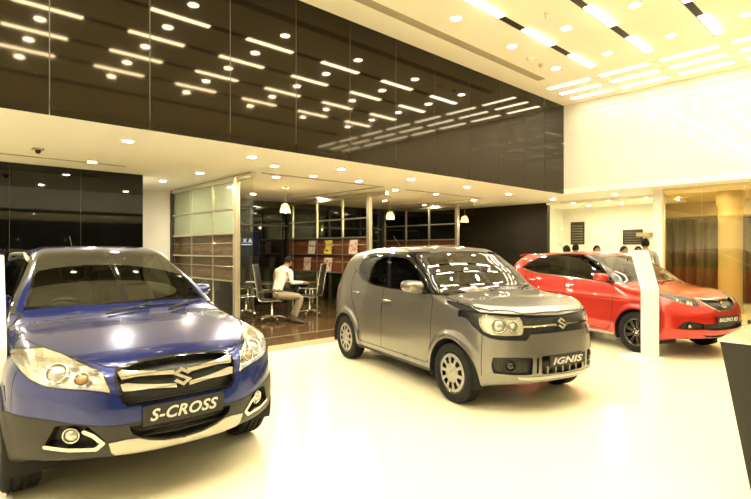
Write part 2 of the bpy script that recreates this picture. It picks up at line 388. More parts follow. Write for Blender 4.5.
def text_mesh(txt,size=1,extrude=.002,shear=0,bold=0,spacing=1):
    """lettering as raw mesh data centred on the origin in the xy plane"""
    c=bpy.data.curves.new('lettering','FONT'); c.body=txt; c.size=size; c.extrude=extrude; c.shear=shear; c.offset=bold; c.align_x='CENTER'; c.align_y='CENTER'; c.space_character=spacing; c.resolution_u=3
    o=bpy.data.objects.new('lettering',c); COL.objects.link(o); dg=bpy.context.evaluated_depsgraph_get(); dg.update(); me=o.evaluated_get(dg).to_mesh()
    V=[v.co[:] for v in me.vertices]; F=[tuple(p.vertices) for p in me.polygons]; o.evaluated_get(dg).to_mesh_clear()
    bpy.data.objects.remove(o); bpy.data.curves.remove(c)
    xs=[v[0] for v in V]; ys=[v[1] for v in V]; cx_=(min(xs)+max(xs))/2; cy_=(min(ys)+max(ys))/2
    return [(v[0]-cx_,v[1]-cy_,v[2]) for v in V],F,max(xs)-min(xs),max(ys)-min(ys)
# ---------------------------------------------------------------- cars
CM=dict(
 blue=paint('blue_lacquer',(.011,.020,.130),(.019,.037,.225),.52,.24),
 grey=paint('grey_lacquer',(.145,.136,.122),(.26,.245,.22),.68,.31),
 red=paint('red_lacquer',(.36,.010,.004),(.50,.016,.006),.30,.28),
 black=mat('black_plastic',(.008,.0075,.0065),.5,bump=(400,.05)),
 cladding=mat('grey_cladding',(.017,.0155,.0125),.45,bump=(500,.05)),
 gloss=mat('gloss_black',(.008,.008,.008),.08,0,.5,.5),
 gap=mat('shut_line',(.006,.006,.006),.8),
 chrome=mat('chrome',(.62,.61,.57),.08,1),
 satin=mat('satin_silver',(.43,.415,.37),.32,.85),
 lampbowl=mat('lamp_reflector',(.78,.76,.68),.26,.8),
 bowldark=mat('lamp_reflector_smoked',(.22,.21,.19),.2,.9),
 lampcore=mat('lamp_glass_core',(.50,.50,.46),.05,.6,.5,1),
 amber=mat('amber_lens',(.42,.24,.10),.15,0,.5,.6),
 led=emitter('led_beads',(1,.97,.9),.35),
 lens=glass('lamp_lens',(.97,.97,.95),1.45),
 screen=glass('windscreen_glass',(.66,.68,.54),1.75),
 rtint=glass('dark_rear_glass',(.03,.03,.026),1.52),
 tint=glass('tinted_glass',(.16,.17,.14),1.52),
 tyre=mat('tyre_rubber',(.007,.0067,.006),.75,0,.3,bump=(300,.15)),
 alloy=mat('alloy_silver',(.45,.43,.38),.28,.9),
 cover=mat('wheel_cover_silver',(.38,.365,.32),.30,.5),
 darkalloy=mat('dark_alloy',(.07,.065,.058),.25,.7),
 plate=mat('plate_black',(.006,.006,.006),.3),
 white=mat('lettering_white',(.55,.54,.50),.4),
 seat=mat('seat_fabric',(.05,.046,.038),.9,noise=(60,.3)),
 dash=mat('dashboard_plastic',(.03,.027,.022),.6),
 redlens=mat('tail_lens_red',(.35,.01,.01),.1,0,.5,1),
 red_part=MATS['red_lacquer'],
)
def grille_mat():
    m=mat('grille_mesh',(.010,.010,.010),.35); nt=m.node_tree; b=nt.nodes['Principled BSDF']
    tc=nt.nodes.new('ShaderNodeTexCoord'); v=nt.nodes.new('ShaderNodeTexVoronoi'); v.feature='DISTANCE_TO_EDGE'; v.inputs['Scale'].default_value=48; v.inputs['Randomness'].default_value=.12
    rp=nt.nodes.new('ShaderNodeValToRGB'); rp.color_ramp.elements[0].position=.05; rp.color_ramp.elements[0].color=(.018,.017,.016,1); rp.color_ramp.elements[1].position=.13; rp.color_ramp.elements[1].color=(.002,.002,.002,1)
    nt.links.new(tc.outputs['Object'],v.inputs['Vector']); nt.links.new(v.outputs['Distance'],rp.inputs['Fac']); nt.links.new(rp.outputs['Color'],b.inputs['Base Color']); return m
CM['mesh']=grille_mat()
EMBLEM=[(1,.38),(0,1),(-1,.38),(.36,-.37),(0,-.6),(-.62,-.17),(-1,-.38),(0,-1),(1,-.38),(-.36,.37),(0,.6),(.62,.17)]
def emblem(parent,S,yz,size,name='badge',side=1):
    """S-shaped badge standing on the nose"""
    y,z=yz; x=nose_x(S,y,z); n=S.grad(np.array([[x,y,z]]))[0]
    zx=Vector(n); yv=Vector((0,0,1))-zx*zx.z; yv.normalize(); xv=yv.cross(zx)
    M=Matrix(((xv.x,yv.x,zx.x,x),(xv.y,yv.y,zx.y,y),(xv.z,yv.z,zx.z,z),(0,0,0,1)))
    # two concave halves split so that every face is simple
    b=MB(); s=size/2
    P=[(p[0]*s*.98,p[1]*s) for p in EMBLEM]; bm=bmesh.new(); vs=[bm.verts.new((p[0],p[1],0)) for p in P]; f=bm.faces.new(vs)
    ex=bmesh.ops.extrude_face_region(bm,geom=[f]); bmesh.ops.translate(bm,verts=[v for v in ex['geom'] if isinstance(v,bmesh.types.BMVert)],vec=(0,0,size*.10))
    bmesh.ops.triangulate(bm,faces=bm.faces[:]); bm.verts.index_update()
    b.add([v.co[:] for v in bm.verts],[[v.index for v in f.verts] for f in bm.faces],0,False,M@Matrix.Translation((0,0,.004))); bm.free()
    return b.build(name,CM['chrome'],parent)
def nose_x(S,y,z):
    xs=np.linspace(2.6,.9,3400); g=S.f(np.stack([xs,0*xs+y,0*xs+z],1)); i=np.where(g<0)[0]; return float(xs[i[0]]) if len(i) else 1.0
def side_y(S,x,z,s=-1):
    ys=np.linspace(1.1,.2,1800); g=S.f(np.stack([0*ys+x,s*ys,0*ys+z],1)); i=np.where(g<0)[0]; return s*float(ys[i[0]]) if len(i) else s*.6
def reg_obj(K,name,labels,mats,parent,side=0,off=0,smooth=True):
    V=[];F=[];M=[];N=[];b=0
    for i,l in enumerate(labels):
        v,t,n=K.get(l,side)
        if len(v)==0: continue
        V.append(v+n*off);N.append(n);F.append(t+b);M+= [i]*len(t); b+=len(v)
    if not V: return None
    return link(name,np.concatenate(V),np.concatenate(F),mats,parent,M,smooth,np.concatenate(N))
def reg_solid(K,name,label,m,parent,out,inn,side=0):
    v,t,n=K.get(label,side)
    if len(v)==0: return None
    V,F=thick(v,t,n,out,inn); o=link(name,V,F,m,parent,None,True)
    try: o.data.set_sharp_from_angle(angle=R_(40))
    except Exception: pass
    return o
def reg_recess(K,name,label,m,parent,depth,side=0):
    """the opening pushed inward with its side walls"""
    v,t,n=K.get(label,side)
    if len(v)==0: return None
    d=np.asarray(depth); B=v-n*d; nn=len(v); E=boundary(t)
    F=[tuple(x+nn) for x in t]+[(a,b,b+nn,a+nn) for a,b in E]
    o=link(name,np.concatenate([v,B]),F,m,parent,None,True)
    try: o.data.set_sharp_from_angle(angle=R_(40))
    except Exception: pass
    return o
def poly_front(pts,rad=0): return lambda x,y,z: poly_sdf(pts,np.abs(y),z,rad)
def poly_side(pts,rad=0): return lambda x,y,z: poly_sdf(pts,x,z,rad)
def poly_top(pts,rad=0): return lambda x,y,z: poly_sdf(pts,x,np.abs(y),rad)
def grow(fn,d): return lambda x,y,z: fn(x,y,z)-d
def band(fn,w): return lambda x,y,z: np.abs(fn(x,y,z))-w
def sidemask(lo=-9,hi=9,ymin=.45): return lambda x,y,z:(np.abs(y)>ymin)&(x>lo)&(x<hi)
def frontmask(x0): return lambda x,y,z: x>x0
def wheel(parent,x,side,track,r,w,rim_r,style,S):
    o=MB(); h=w/2; hr=rim_r
    prof=[(hr-.012,-h*.86),(hr+.004,-h*.95),(hr+.02,-h),(r-.05,-h*1.02),(r-.02,-h*.98),(r-.006,-h*.86),(r,-h*.70)]
    for g in (-.42,0,.42):
        prof+=[(r,(g-.10)*h),(r-.010,(g-.085)*h),(r-.010,(g+.085)*h),(r,(g+.10)*h)]
    prof+=[(r,h*.70),(r-.006,h*.86),(r-.02,h*.98),(r-.05,h*1.02),(hr+.02,h),(hr+.004,h*.95),(hr-.012,h*.86)]
    o.lathe(prof,0,56)
    # axle direction: local z -> outward
    w_=o.build('wheel',CM['tyre'],parent); w_.location=(x,side*(track-h),r); w_.rotation_euler=(R_(-90)*side,0,0)
    q=MB()
    q.lathe([(hr-.002,h*.93),(hr-.012,h*.96),(hr-.022,h*.88),(hr-.03,h*.5),(hr-.035,-h*.8)],0,56)     # barrel
    if style=='cover':
        q.lathe([(.0,h*.35),(hr-.03,h*.35)],1,40,sm=False)
        q.lathe([(hr-.03,h*.5),(hr-.028,h*.35)],1,40)
    elif style=='dark':
        q.lathe([(.0,h*-.1),(hr-.034,h*-.1)],1,40,sm=False)
    else:
        q.lathe([(.0,h*-.1),(hr-.034,h*-.1)],1,40,sm=False)
    m0={'cover':'gloss','dark':'darkalloy','alloy':'alloy'}[style]
    rim=q.build('rim',[CM[m0],CM['gap']],w_)
    if style=='cover':
        c=MB(); radii=[0,.02,.058,.098,.108,.113,.150,.155,.164,.186,hr-.012,hr-.002]; zz=[.008,.008,.007,.010,.014,.014,.012,.012,.010,.006,.0,-.006]
        n=80; V=[];F=[]
        for rr,z in zip(radii,zz):
            for k in range(n): a=2*math.pi*k/n; V.append((rr*math.cos(a),rr*math.sin(a),h*.86+z))
        for i in range(len(radii)-1):
            for k in range(n):
                if i in (3,4,5,6,7) and (k%8) in (0,1,2,3,4) : continue
                F.append((i*n+k,i*n+(k+1)%n,(i+1)*n+(k+1)%n,(i+1)*n+k))
        c.add(V,F,0,True); cv=c.build('wheel_cover',CM['cover'],w_); md=cv.modifiers.new('thickness','SOLIDIFY'); md.thickness=.006; md.offset=-1
        b=MB(); b.lathe([(0,h*.86+.0135),(.022,h*.86+.012),(.026,h*.86+.008)],0,20); b.build('centre_cap',CM['alloy'],w_)
    else:
        N=10 if style=='alloy' else 9; c=MB()
        for k in range(N):
            for da in ((-.085,.085) if style=='dark' else (-.10,.10)):
                a=2*math.pi*k/N; M=Matrix.Rotation(a,4,'Z')
                r0,r1=.045,hr-.02; w0,w1=.010,.0085
                ym=da*.14; y1=da*hr*.95
                V=[(r0,ym*.6-w0,h*.74),(r0,ym*.6+w0,h*.74),(r1,y1+w1,h*.84),(r1,y1-w1,h*.84),(r0,ym*.6-w0*1.3,h*.35),(r0,ym*.6+w0*1.3,h*.35),(r1,y1+w1*1.3,h*.45),(r1,y1-w1*1.3,h*.45)]
                c.add(V,[(0,1,2,3),(7,6,5,4),(0,4,5,1),(1,5,6,2),(2,6,7,3),(3,7,4,0)],0,False,M)
        c.lathe([(0,h*.80),(.035,h*.80),(.06,h*.74),(.064,h*.3)],0,28)
        sp=c.build('spokes',CM[m0],w_)
        b=MB(); b.lathe([(0,h*.80+.008),(.024,h*.80+.007),(.028,h*.80)],0,20)
        for k in range(5): a=2*math.pi*(k+.5)/5; b.lathe([(0,.012),(.008,.011),(.009,0)],0,8,mx=Matrix.Translation((.048*math.cos(a),.048*math.sin(a),h*.77)))
        b.build('centre_cap',CM['chrome'],w_)
    d=MB(); d.lathe([(.03,-h*.45),(.125,-h*.45),(.125,-h*.30),(.03,-h*.30)],0,32,close=False); d.build('brake_disc',CM['satin'],w_)
    return w_
def mirror(parent,S,x,z,side,m,scale=1.0,reach=.20,chrome=False):
    y0=abs(side_y(S,x,z-.06,side)); b=MB(); n=14
    # housing: rounded shell, deeper at the front, flat glass at the rear
    V=[];F=[]; L=[(-.050,.80),(-.045,.97),(-.02,1.0),(.02,.97),(.055,.84),(.08,.60),(.093,.25)]
    for dx,s in L:
        for k in range(n):
            a=2*math.pi*k/n; ca,sa=math.cos(a),math.sin(a); e=.72
            yy=math.copysign(abs(ca)**e,ca)*.115*s*scale; zz=math.copysign(abs(sa)**e,sa)*.068*s*scale*(1-.10*ca)
            V.append((x+dx*scale-yy*.18,side*(y0+reach-.06+yy),z+zz+.012*ca))
    for i in range(len(L)-1):
        for k in range(n): F.append((i*n+k,i*n+(k+1)%n,(i+1)*n+(k+1)%n,(i+1)*n+k))
    F.append(tuple(range(n))); F.append(tuple((len(L)-1)*n+k for k in range(n))); b.add(V,F,0,True)
    o=b.build('wing_mirror',CM[m],parent)
    g=MB(); g.add([(v[0]-.002,v[1],v[2]) for v in V[:n]],[tuple(range(n))],0); g.build('mirror_glass',CM['chrome'],o)
    f=MB(); f.tube([(x+.02,side*(y0-.03),z-.075),(x+.015,side*(y0+.05),z-.06),(x+.01,side*(y0+reach-.08),z-.04)],[.030,.024,.022],0,10); f.build('mirror_foot',CM['black'],o)
    t=MB(); t.box(x+.045*scale,x+.075*scale,side*(y0+reach-.03)-.05,side*(y0+reach-.03)+.05,z-.006,z+.006,0,bev=.004); t.build('turn_repeater',CM['amber' if chrome else 'lens' if False else 'satin'],o)
    return o
def handle(door,S,x,z,side,m='chrome',L=.19):
    y=side_y(S,x,z,side); s=side; pts=[]
    for i in range(9):
        t=i/8; xx=x-L/2+L*t; k=math.sin(math.pi*t); pts.append((xx,side_y(S,xx,z,side)+s*(.004+.028*k**.6),z+.004*(t-.5)))
    b=MB(); b.tube(pts,[.010,.014,.015,.015,.015,.015,.015,.014,.010],0,8)
    for v in range(len(b.V)):
        pass
    o=b.build('door_handle',CM[m],door)
    return o
def plate(parent,S,z,half_w,hgt,txt,tsize,tilt=0,out=.018,bold=.004,y0=0,name='number_plate'):
    x=max(nose_x(S,y0,z),nose_x(S,y0,z+hgt/2),nose_x(S,y0,z-hgt/2))+out
    b=MB(); b.box(-.006,.006,-half_w,half_w,-hgt/2,hgt/2,0,bev=.003); b.box(-.05,-.005,-half_w*.7,half_w*.7,-hgt/3,hgt/3)
    o=b.build(name,CM['plate'],parent); o.location=(x,y0,z); o.rotation_euler=(0,R_(tilt),0)
    V,F,w,h=text_mesh(txt,1.0,.02,.28,bold,1.06); k=half_w*2*.84/w; ky=min(k,hgt*.62/h)
    t=MB(); t.add([(.0065+v[2]*.1,v[0]*k,v[1]*ky) for v in V],F); t.build('lettering',CM['white'],o)
    return o
def interior(parent,S,dims):
    xd,zd,wd,xs=dims['dash_x'],dims['dash_z'],dims['w'],dims['seat_x']
    b=MB(); pr=[(xd+.28,zd-.02),(xd+.10,zd+.02),(xd-.05,zd+.045),(xd-.16,zd+.02),(xd-.20,zd-.08),(xd-.16,zd-.30),(xd+.05,zd-.42),(xd+.28,zd-.42)]
    b.prism(pr,-wd,wd,0,axis='y')
    # instrument hood in front of the driver (right-hand drive)
    V=[];F=[];
    b.prism([(xd-.06,zd+.02),(xd-.02,zd+.085),(xd-.13,zd+.09),(xd-.18,zd+.02)],-.52,-.22,0,axis='y')
    b.build('dashboard',CM['dash'],parent,.012)
    c=Vector((xd-.33,-.37,zd-.02)); w=MB(); M=rotmx(c,0,R_(-62),0)
    pts=[(.18*math.cos(a),.18*math.sin(a),0) for a in [2*math.pi*k/28 for k in range(28)]]; w.tube(pts,.016,0,8,True,M)
    for a in (R_(90),R_(-90),R_(180)): w.tube([(.045*math.cos(a),.045*math.sin(a),-.01),(.175*math.cos(a),.175*math.sin(a),0)],.012,0,6,mx=M)
    w.lathe([(0,.02),(.05,.015),(.06,-.02)],0,18,mx=M); w.tube([(0,0,-.02),(0,0,-.28)],.03,0,8,mx=M); w.build('steering_wheel',CM['gloss'],parent)
    for nm,x,ys in (('front_seat',xs,(-.37,.37)),('rear_seat',xs-.85,(-.40,.0,.40))):
        for y in ys:
            s=MB(); hw=.25 if nm=='front_seat' else .20; zf=dims['floor']
            s.box(x-.05,x+.48,y-hw,y+hw,zf+.12,zf+.30,0,bev=.05)
            s.box(-.07,.06,-hw,hw,0,.60,0,rotmx((x,y,zf+.24),0,R_(-16),0),bev=.05)
            s.build(nm,CM['seat'],parent)
            h=MB(); h.box(-.05,.05,-.13,.13,.63,.80,0,rotmx((x,y,zf+.24),0,R_(-16),0),bev=.035)
            for yy in (-.05,.05): h.tube([(0,yy,.55),(0,yy,.68)],.007,0,6,mx=rotmx((x,y,zf+.24),0,R_(-16),0))
            h.build('headrest',CM['seat'],parent)
    f=MB(); f.box(xs-1.25,xd+.25,-wd,wd,dims['floor']-.02,dims['floor']); f.build('cabin_floor',CM['dash'],parent)
    m=MB(); xr,zr=dims['mirror']; m.box(xr-.02,xr+.02,-.12,.12,zr-.035,zr+.035,0,bev=.015); m.tube([(xr,0,zr+.03),(xr+.05,0,zr+.09)],.008,0,6); m.build('rear_view_mirror',CM['gloss'],parent)
def wiper(parent,S,a,bp,z_off=.012):
    """a wiper lying on the foot of the windscreen between two (x,y) points"""
    pts=[]
    def surf(x,y):
        zs=np.linspace(1.7,.8,1800); g=S.f(np.stack([0*zs+x,0*zs+y,zs],1)); i=np.where(g<0)[0]; return zs[i[0]] if len(i) else 1.1
    for i in range(9):
        t=i/8; x=a[0]+(bp[0]-a[0])*t; y=a[1]+(bp[1]-a[1])*t; pts.append((x,y,surf(x,y)+z_off))
    b=MB(); b.tube(pts,.006,0,6); p0=pts[0]; pm=pts[4]
    b.tube([(p0[0]+.06,p0[1],surf(p0[0]+.06,p0[1])+.012),(pm[0]+.01,pm[1],pm[2]+.016)],.007,0,6)
    b.build('wiper',CM['black'],parent)
def antenna(parent,x,z,L=.26):
    b=MB(); b.lathe([(.022,0),(.018,.02),(.008,.03)],0,12,mx=Matrix.Translation((x,0,z-.008))); b.tube([(x,0,z+.01),(x-L*.75,0,z+L*.66)],[.005,.003],0,6); b.build('antenna',CM['black'],parent)
def top_z(S,x,y):
    zs=np.linspace(1.9,.5,2800); g=S.f(np.stack([0*zs+x,0*zs+y,zs],1)); i=np.where(g<0)[0]; return float(zs[i[0]]) if len(i) else 1.0

def base_car(name,label,D,pose,colour,grid,wheelspec,arch_r):
    S=make_shape(D); K=Skin(S,**grid); x,y,a=pose
    root=thing(name,label,'car',(x,y,0),a,'cars on show')
    ax,wr=D['axle'],D['wheel_r']
    for s in (1,-1):
        K.region('hole',lambda X,Y,Z,s=s: np.hypot(X-s*ax,Z-wr)-arch_r,mask=lambda X,Y,Z,s=s:(np.abs(Y)>.38)&(Z<1.0)&(np.abs(X-s*ax)<.6))
    # wheels and liners
    track,ww,rim_r,style=wheelspec
    for s in (1,-1):
        for sd in (1,-1):
            wheel(root,s*ax,sd,track,wr,ww,rim_r,style,S)
            l=MB(); M=Matrix.Translation((s*ax,0,wr))@Matrix.Rotation(R_(-90)*sd,4,'X')
            a0=math.asin(max(-1,(D['zbot']-wr+.01)/arch_r)); yo=abs(side_y(S,s*ax,wr+arch_r+.02,sd))-.012
            # local: x stays x, local y -> +-z ; sweep over the upper side
            lo,hi=(a0,math.pi-a0); 
            aa=(lo,hi) if sd==-1 else (-hi,-lo)
            l.lathe([(.02,.42),(arch_r+.003,.42),(arch_r+.003,yo)],0,40,mx=M,a0=aa[0],a1=aa[1]); l.build('wheel_arch_liner',CM['gap'],root)
    return root,S,K
def finish_car(root,S,K,D,colour,gaps=('gap',)):
    rg,tl=D['rear_glass'],D['tail_lamp']; mr=lambda x,y,z:x<-1.1
    K.region('rearfrit',poly_front(rg,.03),mask=mr); K.region('rearglass',poly_front(rg),only=('rearfrit',),mask=mr); K.region('tail',poly_front(tl,.02),mask=mr)
    reg_obj(K,'rear_window',['rearglass','rearfrit'],[CM['rtint'],CM['gloss']],root)
    for sd in (1,-1): reg_solid(K,'tail_lamp','tail',CM['redlens'],root,.006,-.02,sd)
    C=K.P[K.T].mean(1); m=(K.L==0)&(C[:,2]<.36)&(K.S.grad(C)[:,2]<-.75); K.L[m]=K.lab('underbody')
    reg_obj(K,'body',['body','gap'],[CM[colour],CM['gap']],root)
    reg_obj(K,'underbody',['underbody'],[CM['black']],root)
def door(K,root,S,name,label,poly,colour,hx,hz,sides=(1,-1),hm='chrome',rad=.03):
    fn=poly_side(poly,rad); mk=sidemask(ymin=.5)
    K.region('gap',band(fn,.0048),only=('body',),mask=mk); K.region(label,fn,only=('body',),mask=mk)
def doors_build(K,root,S,name,label,colour,hx,hz,hm):
    for sd in (1,-1):
        d=reg_obj(K,name,[label],[CM[colour]],root,sd); handle(d,S,hx,hz,sd,hm)
def lamp(K,root,label,depth,bowl='lampbowl',name='headlight'):
    out={}
    for sd in (1,-1):
        h=reg_recess(K,name,label,CM[bowl],root,depth,sd); reg_obj(K,'lens',[label],[CM['lens']],h,sd,.001); out[sd]=h
    return out
def projector(par,S,y,z,sd,r,depth=.05,bez='chrome',core='lampcore',xoff=0):
    """round lamp unit facing forward inside the housing"""
    x=nose_x(S,abs(y),z); n=Vector(S.grad(np.array([[x,abs(y),z]]))[0]); p=Vector((x,abs(y),z))-n*depth; n=(n*.75+Vector((.25,0,0))); n.normalize(); p.y*=sd; n.y*=sd
    M=Matrix.Translation(p)@Vector((0,0,1)).rotation_difference(n).to_matrix().to_4x4()
    b=MB(); b.lathe([(r*1.25,.0),(r*1.28,.018),(r*1.15,.026),(r*1.0,.016),(r*.98,0)],0,28,mx=M); o=b.build('lamp_bezel',CM[bez],par)
    c=MB(); c.lathe([(r,.002),(r*.92,.012),(r*.7,.024),(r*.35,.031),(0,.033)],0,28,mx=M); c.build('lamp_bulb_lens',CM[core],par)

# ---- blue crossover ---------------------------------------------------------
def build_scross():
    D=SCROSS; root,S,K=base_car('car','blue crossover with grey lower cladding and silver skid plate, plate reading S-CROSS',D,POSE['scross'],'blue',dict(xr=-1.5,xf=1.35,zc=.60,nst=120,ncap_f=100,ncap_r=45,nth=190),(.885,.215,.205,'alloy'),.375)
    ax,wr=D['axle'],D['wheel_r']; F=frontmask(1.3)
    grille=[(0,.866),(.20,.860),(.318,.843),(.355,.826),(.365,.786),(.338,.668),(.312,.645),(0,.648)]
    K.region('frame',poly_front(grille,.014),mask=F); K.region('grille',poly_front(grille),only=('frame',),mask=F)
    s1=[(.358,.822),(.33,.832),(.27,.820),(.20,.812),(.12,.803),(.04,.795),(.04,.772),(.12,.780),(.20,.787),(.26,.789),(.345,.783)]
    s2=[(.352,.758),(.32,.762),(.25,.748),(.17,.735),(.04,.720),(.04,.697),(.12,.706),(.20,.714),(.26,.714),(.342,.716)]
    K.region('slat_upper',poly_front(s1),only=('grille',),mask=F); K.region('slat_lower',poly_front(s2),only=('grille',),mask=F)
    hl=[(.83,.925),(.80,.935),(.74,.943),(.671,.946),(.60,.922),(.53,.885),(.439,.834),(.405,.718),(.45,.733),(.53,.748),(.60,.757),(.66,.764),(.704,.773),(.765,.805),(.80,.845),(.825,.89)]
    K.region('lampedge',poly_front(hl,.008),mask=frontmask(1.42)); K.region('lamp',poly_front(hl),only=('lampedge',),mask=frontmask(1.42))
    intake=[(0,.518),(.315,.516),(.30,.47),(.262,.444),(.20,.424),(.12,.402),(0,.393)]
    K.region('intake',poly_front(intake),mask=F)
    skid=[(0,.385),(.12,.394),(.21,.417),(.265,.440),(.33,.444),(.415,.434),(.398,.375),(.375,.357),(.2,.348),(0,.346)]
    K.region('skid',poly_front(skid),mask=F)
    nest=[(.705,.44),(.66,.548),(.60,.556),(.52,.548),(.435,.452),(.435,.436),(.470,.392),(.60,.400),(.69,.414)]
    K.region('fog',poly_front(nest),mask=F)
    K.region('fogtrim',lambda x,y,z: line_dist([(.53,.512),(.49,.488),(.443,.437),(.474,.405),(.60,.410),(.70,.428)],np.abs(y),z)-.011,only=('fog','body'),mask=F)
    clad=[(0,.0),(0,.535),(.31,.533),(.40,.531),(.462,.537),(.60,.562),(.72,.585),(.86,.60),(.95,.60),(.95,0)]
    K.region('cladding',poly_front(clad),mask=lambda x,y,z:(x>1.62))
    for s in (1,-1):
        K.region('cladding',lambda x,y,z,s=s: np.hypot(x-s*ax,z-wr)-.425,mask=sidemask(s*ax-.6,s*ax+.6,.5))
    K.region('cladding',lambda x,y,z: z-.335,mask=lambda x,y,z:(x<1.62))
    ws=[(0,1.122),(.35,1.122),(.56,1.115),(.695,1.102),(.66,1.17),(.55,1.48),(.51,1.525),(.3,1.548),(0,1.558)]
    K.region('frit',poly_front(ws,.0),mask=lambda x,y,z:(x>-.25)&(x<1.1)&(z>1.05)); K.region('glass',poly_front(ws,-.020),only=('frit',),mask=frontmask(-.25))
    fw=[(-.14,1.06),(.74,1.06),(.68,1.12),(.36,1.34),(.16,1.44),(.02,1.475),(-.16,1.488)]; rw=[(-.22,1.06),(-.24,1.488),(-.70,1.475),(-.95,1.42),(-1.10,1.33),(-1.17,1.20),(-1.12,1.08)]
    allw=[(-1.12,1.06),(.78,1.04),(.74,1.10),(.40,1.345),(.18,1.46),(.02,1.50),(-.2,1.515),(-.72,1.50),(-.98,1.445),(-1.14,1.34),(-1.21,1.19)]
    mk=sidemask(-1.5,1.0,.42); K.region('wtrim',poly_side(allw),mask=mk)
    K.region('fwin',poly_side(fw),only=('wtrim',),mask=mk); K.region('rwin',poly_side(rw),only=('wtrim',),mask=mk)
    bonnet=[(1.02,-.01),(1.01,.40),(.96,.76),(1.3,.765),(1.62,.66),(1.88,.52),(2.0,.41),(2.035,.33),(2.052,-.01)]
    fb=poly_top(bonnet); mkb=lambda x,y,z:(z>.80)&(x>.8)
    K.region('gap',band(fb,.0045),mask=mkb); K.region('bonnet',fb,mask=mkb)
    K.region('bumper',lambda x,y,z:-(x-1.70)+0*z,mask=lambda x,y,z:(z<.86)&(x>1.3)); K.region('gap',lambda x,y,z: np.abs(x-1.70)-.003,only=('body','bumper'),mask=lambda x,y,z:(z<.84)&(x>1.3)&(z>.5))
    door(K,root,S,'front_door','fdoor',[(-.19,.36),(.78,.36),(.86,.50),(.88,1.0),(.80,1.05),(-.19,1.05)],'blue',0,0)
    door(K,root,S,'rear_door','rdoor',[(-.20,.36),(-.20,1.05),(-1.10,1.05),(-1.12,.85),(-.98,.72),(-.86,.5),(-.85,.36)],'blue',0,0)
    finish_car(root,S,K,D,'blue')
    reg_obj(K,'bonnet',['bonnet'],[CM['blue']],root); bp=reg_obj(K,'front_bumper',['bumper'],[CM['blue']],root)
    reg_solid(K,'lower_cladding','cladding',CM['cladding'],root,.006,-.02); reg_solid(K,'skid_plate','skid',CM['satin'],root,.014,-.02)
    gr=reg_recess(K,'grille','grille',CM['mesh'],root,.045)
    v,t,n=K.get('slat_upper'); reg_solid(K,'grille_frame','frame',CM['gloss'],root,.006,-.03)
    for l in ('slat_upper','slat_lower'):
        for sd in (1,-1):
            reg_solid(K,'grille_bar',l,CM['chrome'],gr,.006,-.05,sd)
    emblem(gr,S,(0,.752),.118)
    it=reg_recess(K,'air_intake','intake',CM['mesh'],root,.06)
    for zz in (.435,.475): 
        b=MB(); b.tube([(nose_x(S,yy,zz)-.03,yy,zz) for yy in np.linspace(-.27,.27,9)],.008,0,6); b.build('intake_slat',CM['black'],it)
    for sd in (1,-1):
        f=reg_recess(K,'fog_lamp_bay','fog',CM['black'],root,.05,sd); reg_solid(K,'chrome_trim','fogtrim',CM['chrome'],f,.012,-.02,sd)
        projector(f,S,.602,.482,sd,.038,.035)
    for sd in (1,-1): reg_obj(K,'lamp_surround',['lampedge'],[CM['gloss']],root,sd)
    H=lamp(K,root,'lamp',.075)
    for sd in (1,-1):
        projector(H[sd],S,.660,.862,sd,.052,.06); projector(H[sd],S,.545,.815,sd,.036,.05,'chrome','amber')
        for i in range(8):
            t=i/7; yy=.455+(.70-.455)*t; zz=.752+.032*t; x=nose_x(S,yy,zz)-.018
            b=MB(); b.ball((x,sd*yy,zz),(.010,.011,.007),0,8); b.build('led_bead',CM['led'],H[sd])
    plate(root,S,.567,.25,.115,'S-CROSS',.1,0,.012,.022)
    reg_obj(K,'windscreen',['glass','frit'],[CM['screen'],CM['gloss']],root)
    for sd in (1,-1):
        w=reg_obj(K,'window_surround',['wtrim'],[CM['gloss']],root,sd); reg_obj(K,'front_side_window',['fwin'],[CM['tint']],w,sd); reg_obj(K,'rear_side_window',['rwin'],[CM['tint']],w,sd)
        mirror(root,S,.30,1.15,sd,'blue',.95,.12)
        ys=sd*.585; pts=[]
        for i in range(15):
            t=i/14; xx=.06-1.55*t; zz=top_z(S,xx,ys); k=min(1,min(t,1-t)*7); pts.append((xx,ys,zz+.004+.042*k))
        b=MB(); b.tube(pts,[.012]+[.017]*13+[.012],0,10); b.build('roof_rail',CM['satin'],root)
    doors_build(K,root,S,'front_door','fdoor','blue',-.06,.93,'blue'); doors_build(K,root,S,'rear_door','rdoor','blue',-.96,.95,'blue')
    interior(root,S,dict(dash_x=.62,dash_z=1.00,w=.66,seat_x=-.35,floor=.35,mirror=(.22,1.40)))
    wiper(root,S,(.985,-.18),(.90,.50)); wiper(root,S,(.985,.30),(.80,.66)) ; antenna(root,-1.35,top_z(S,-1.35,0))
    return root
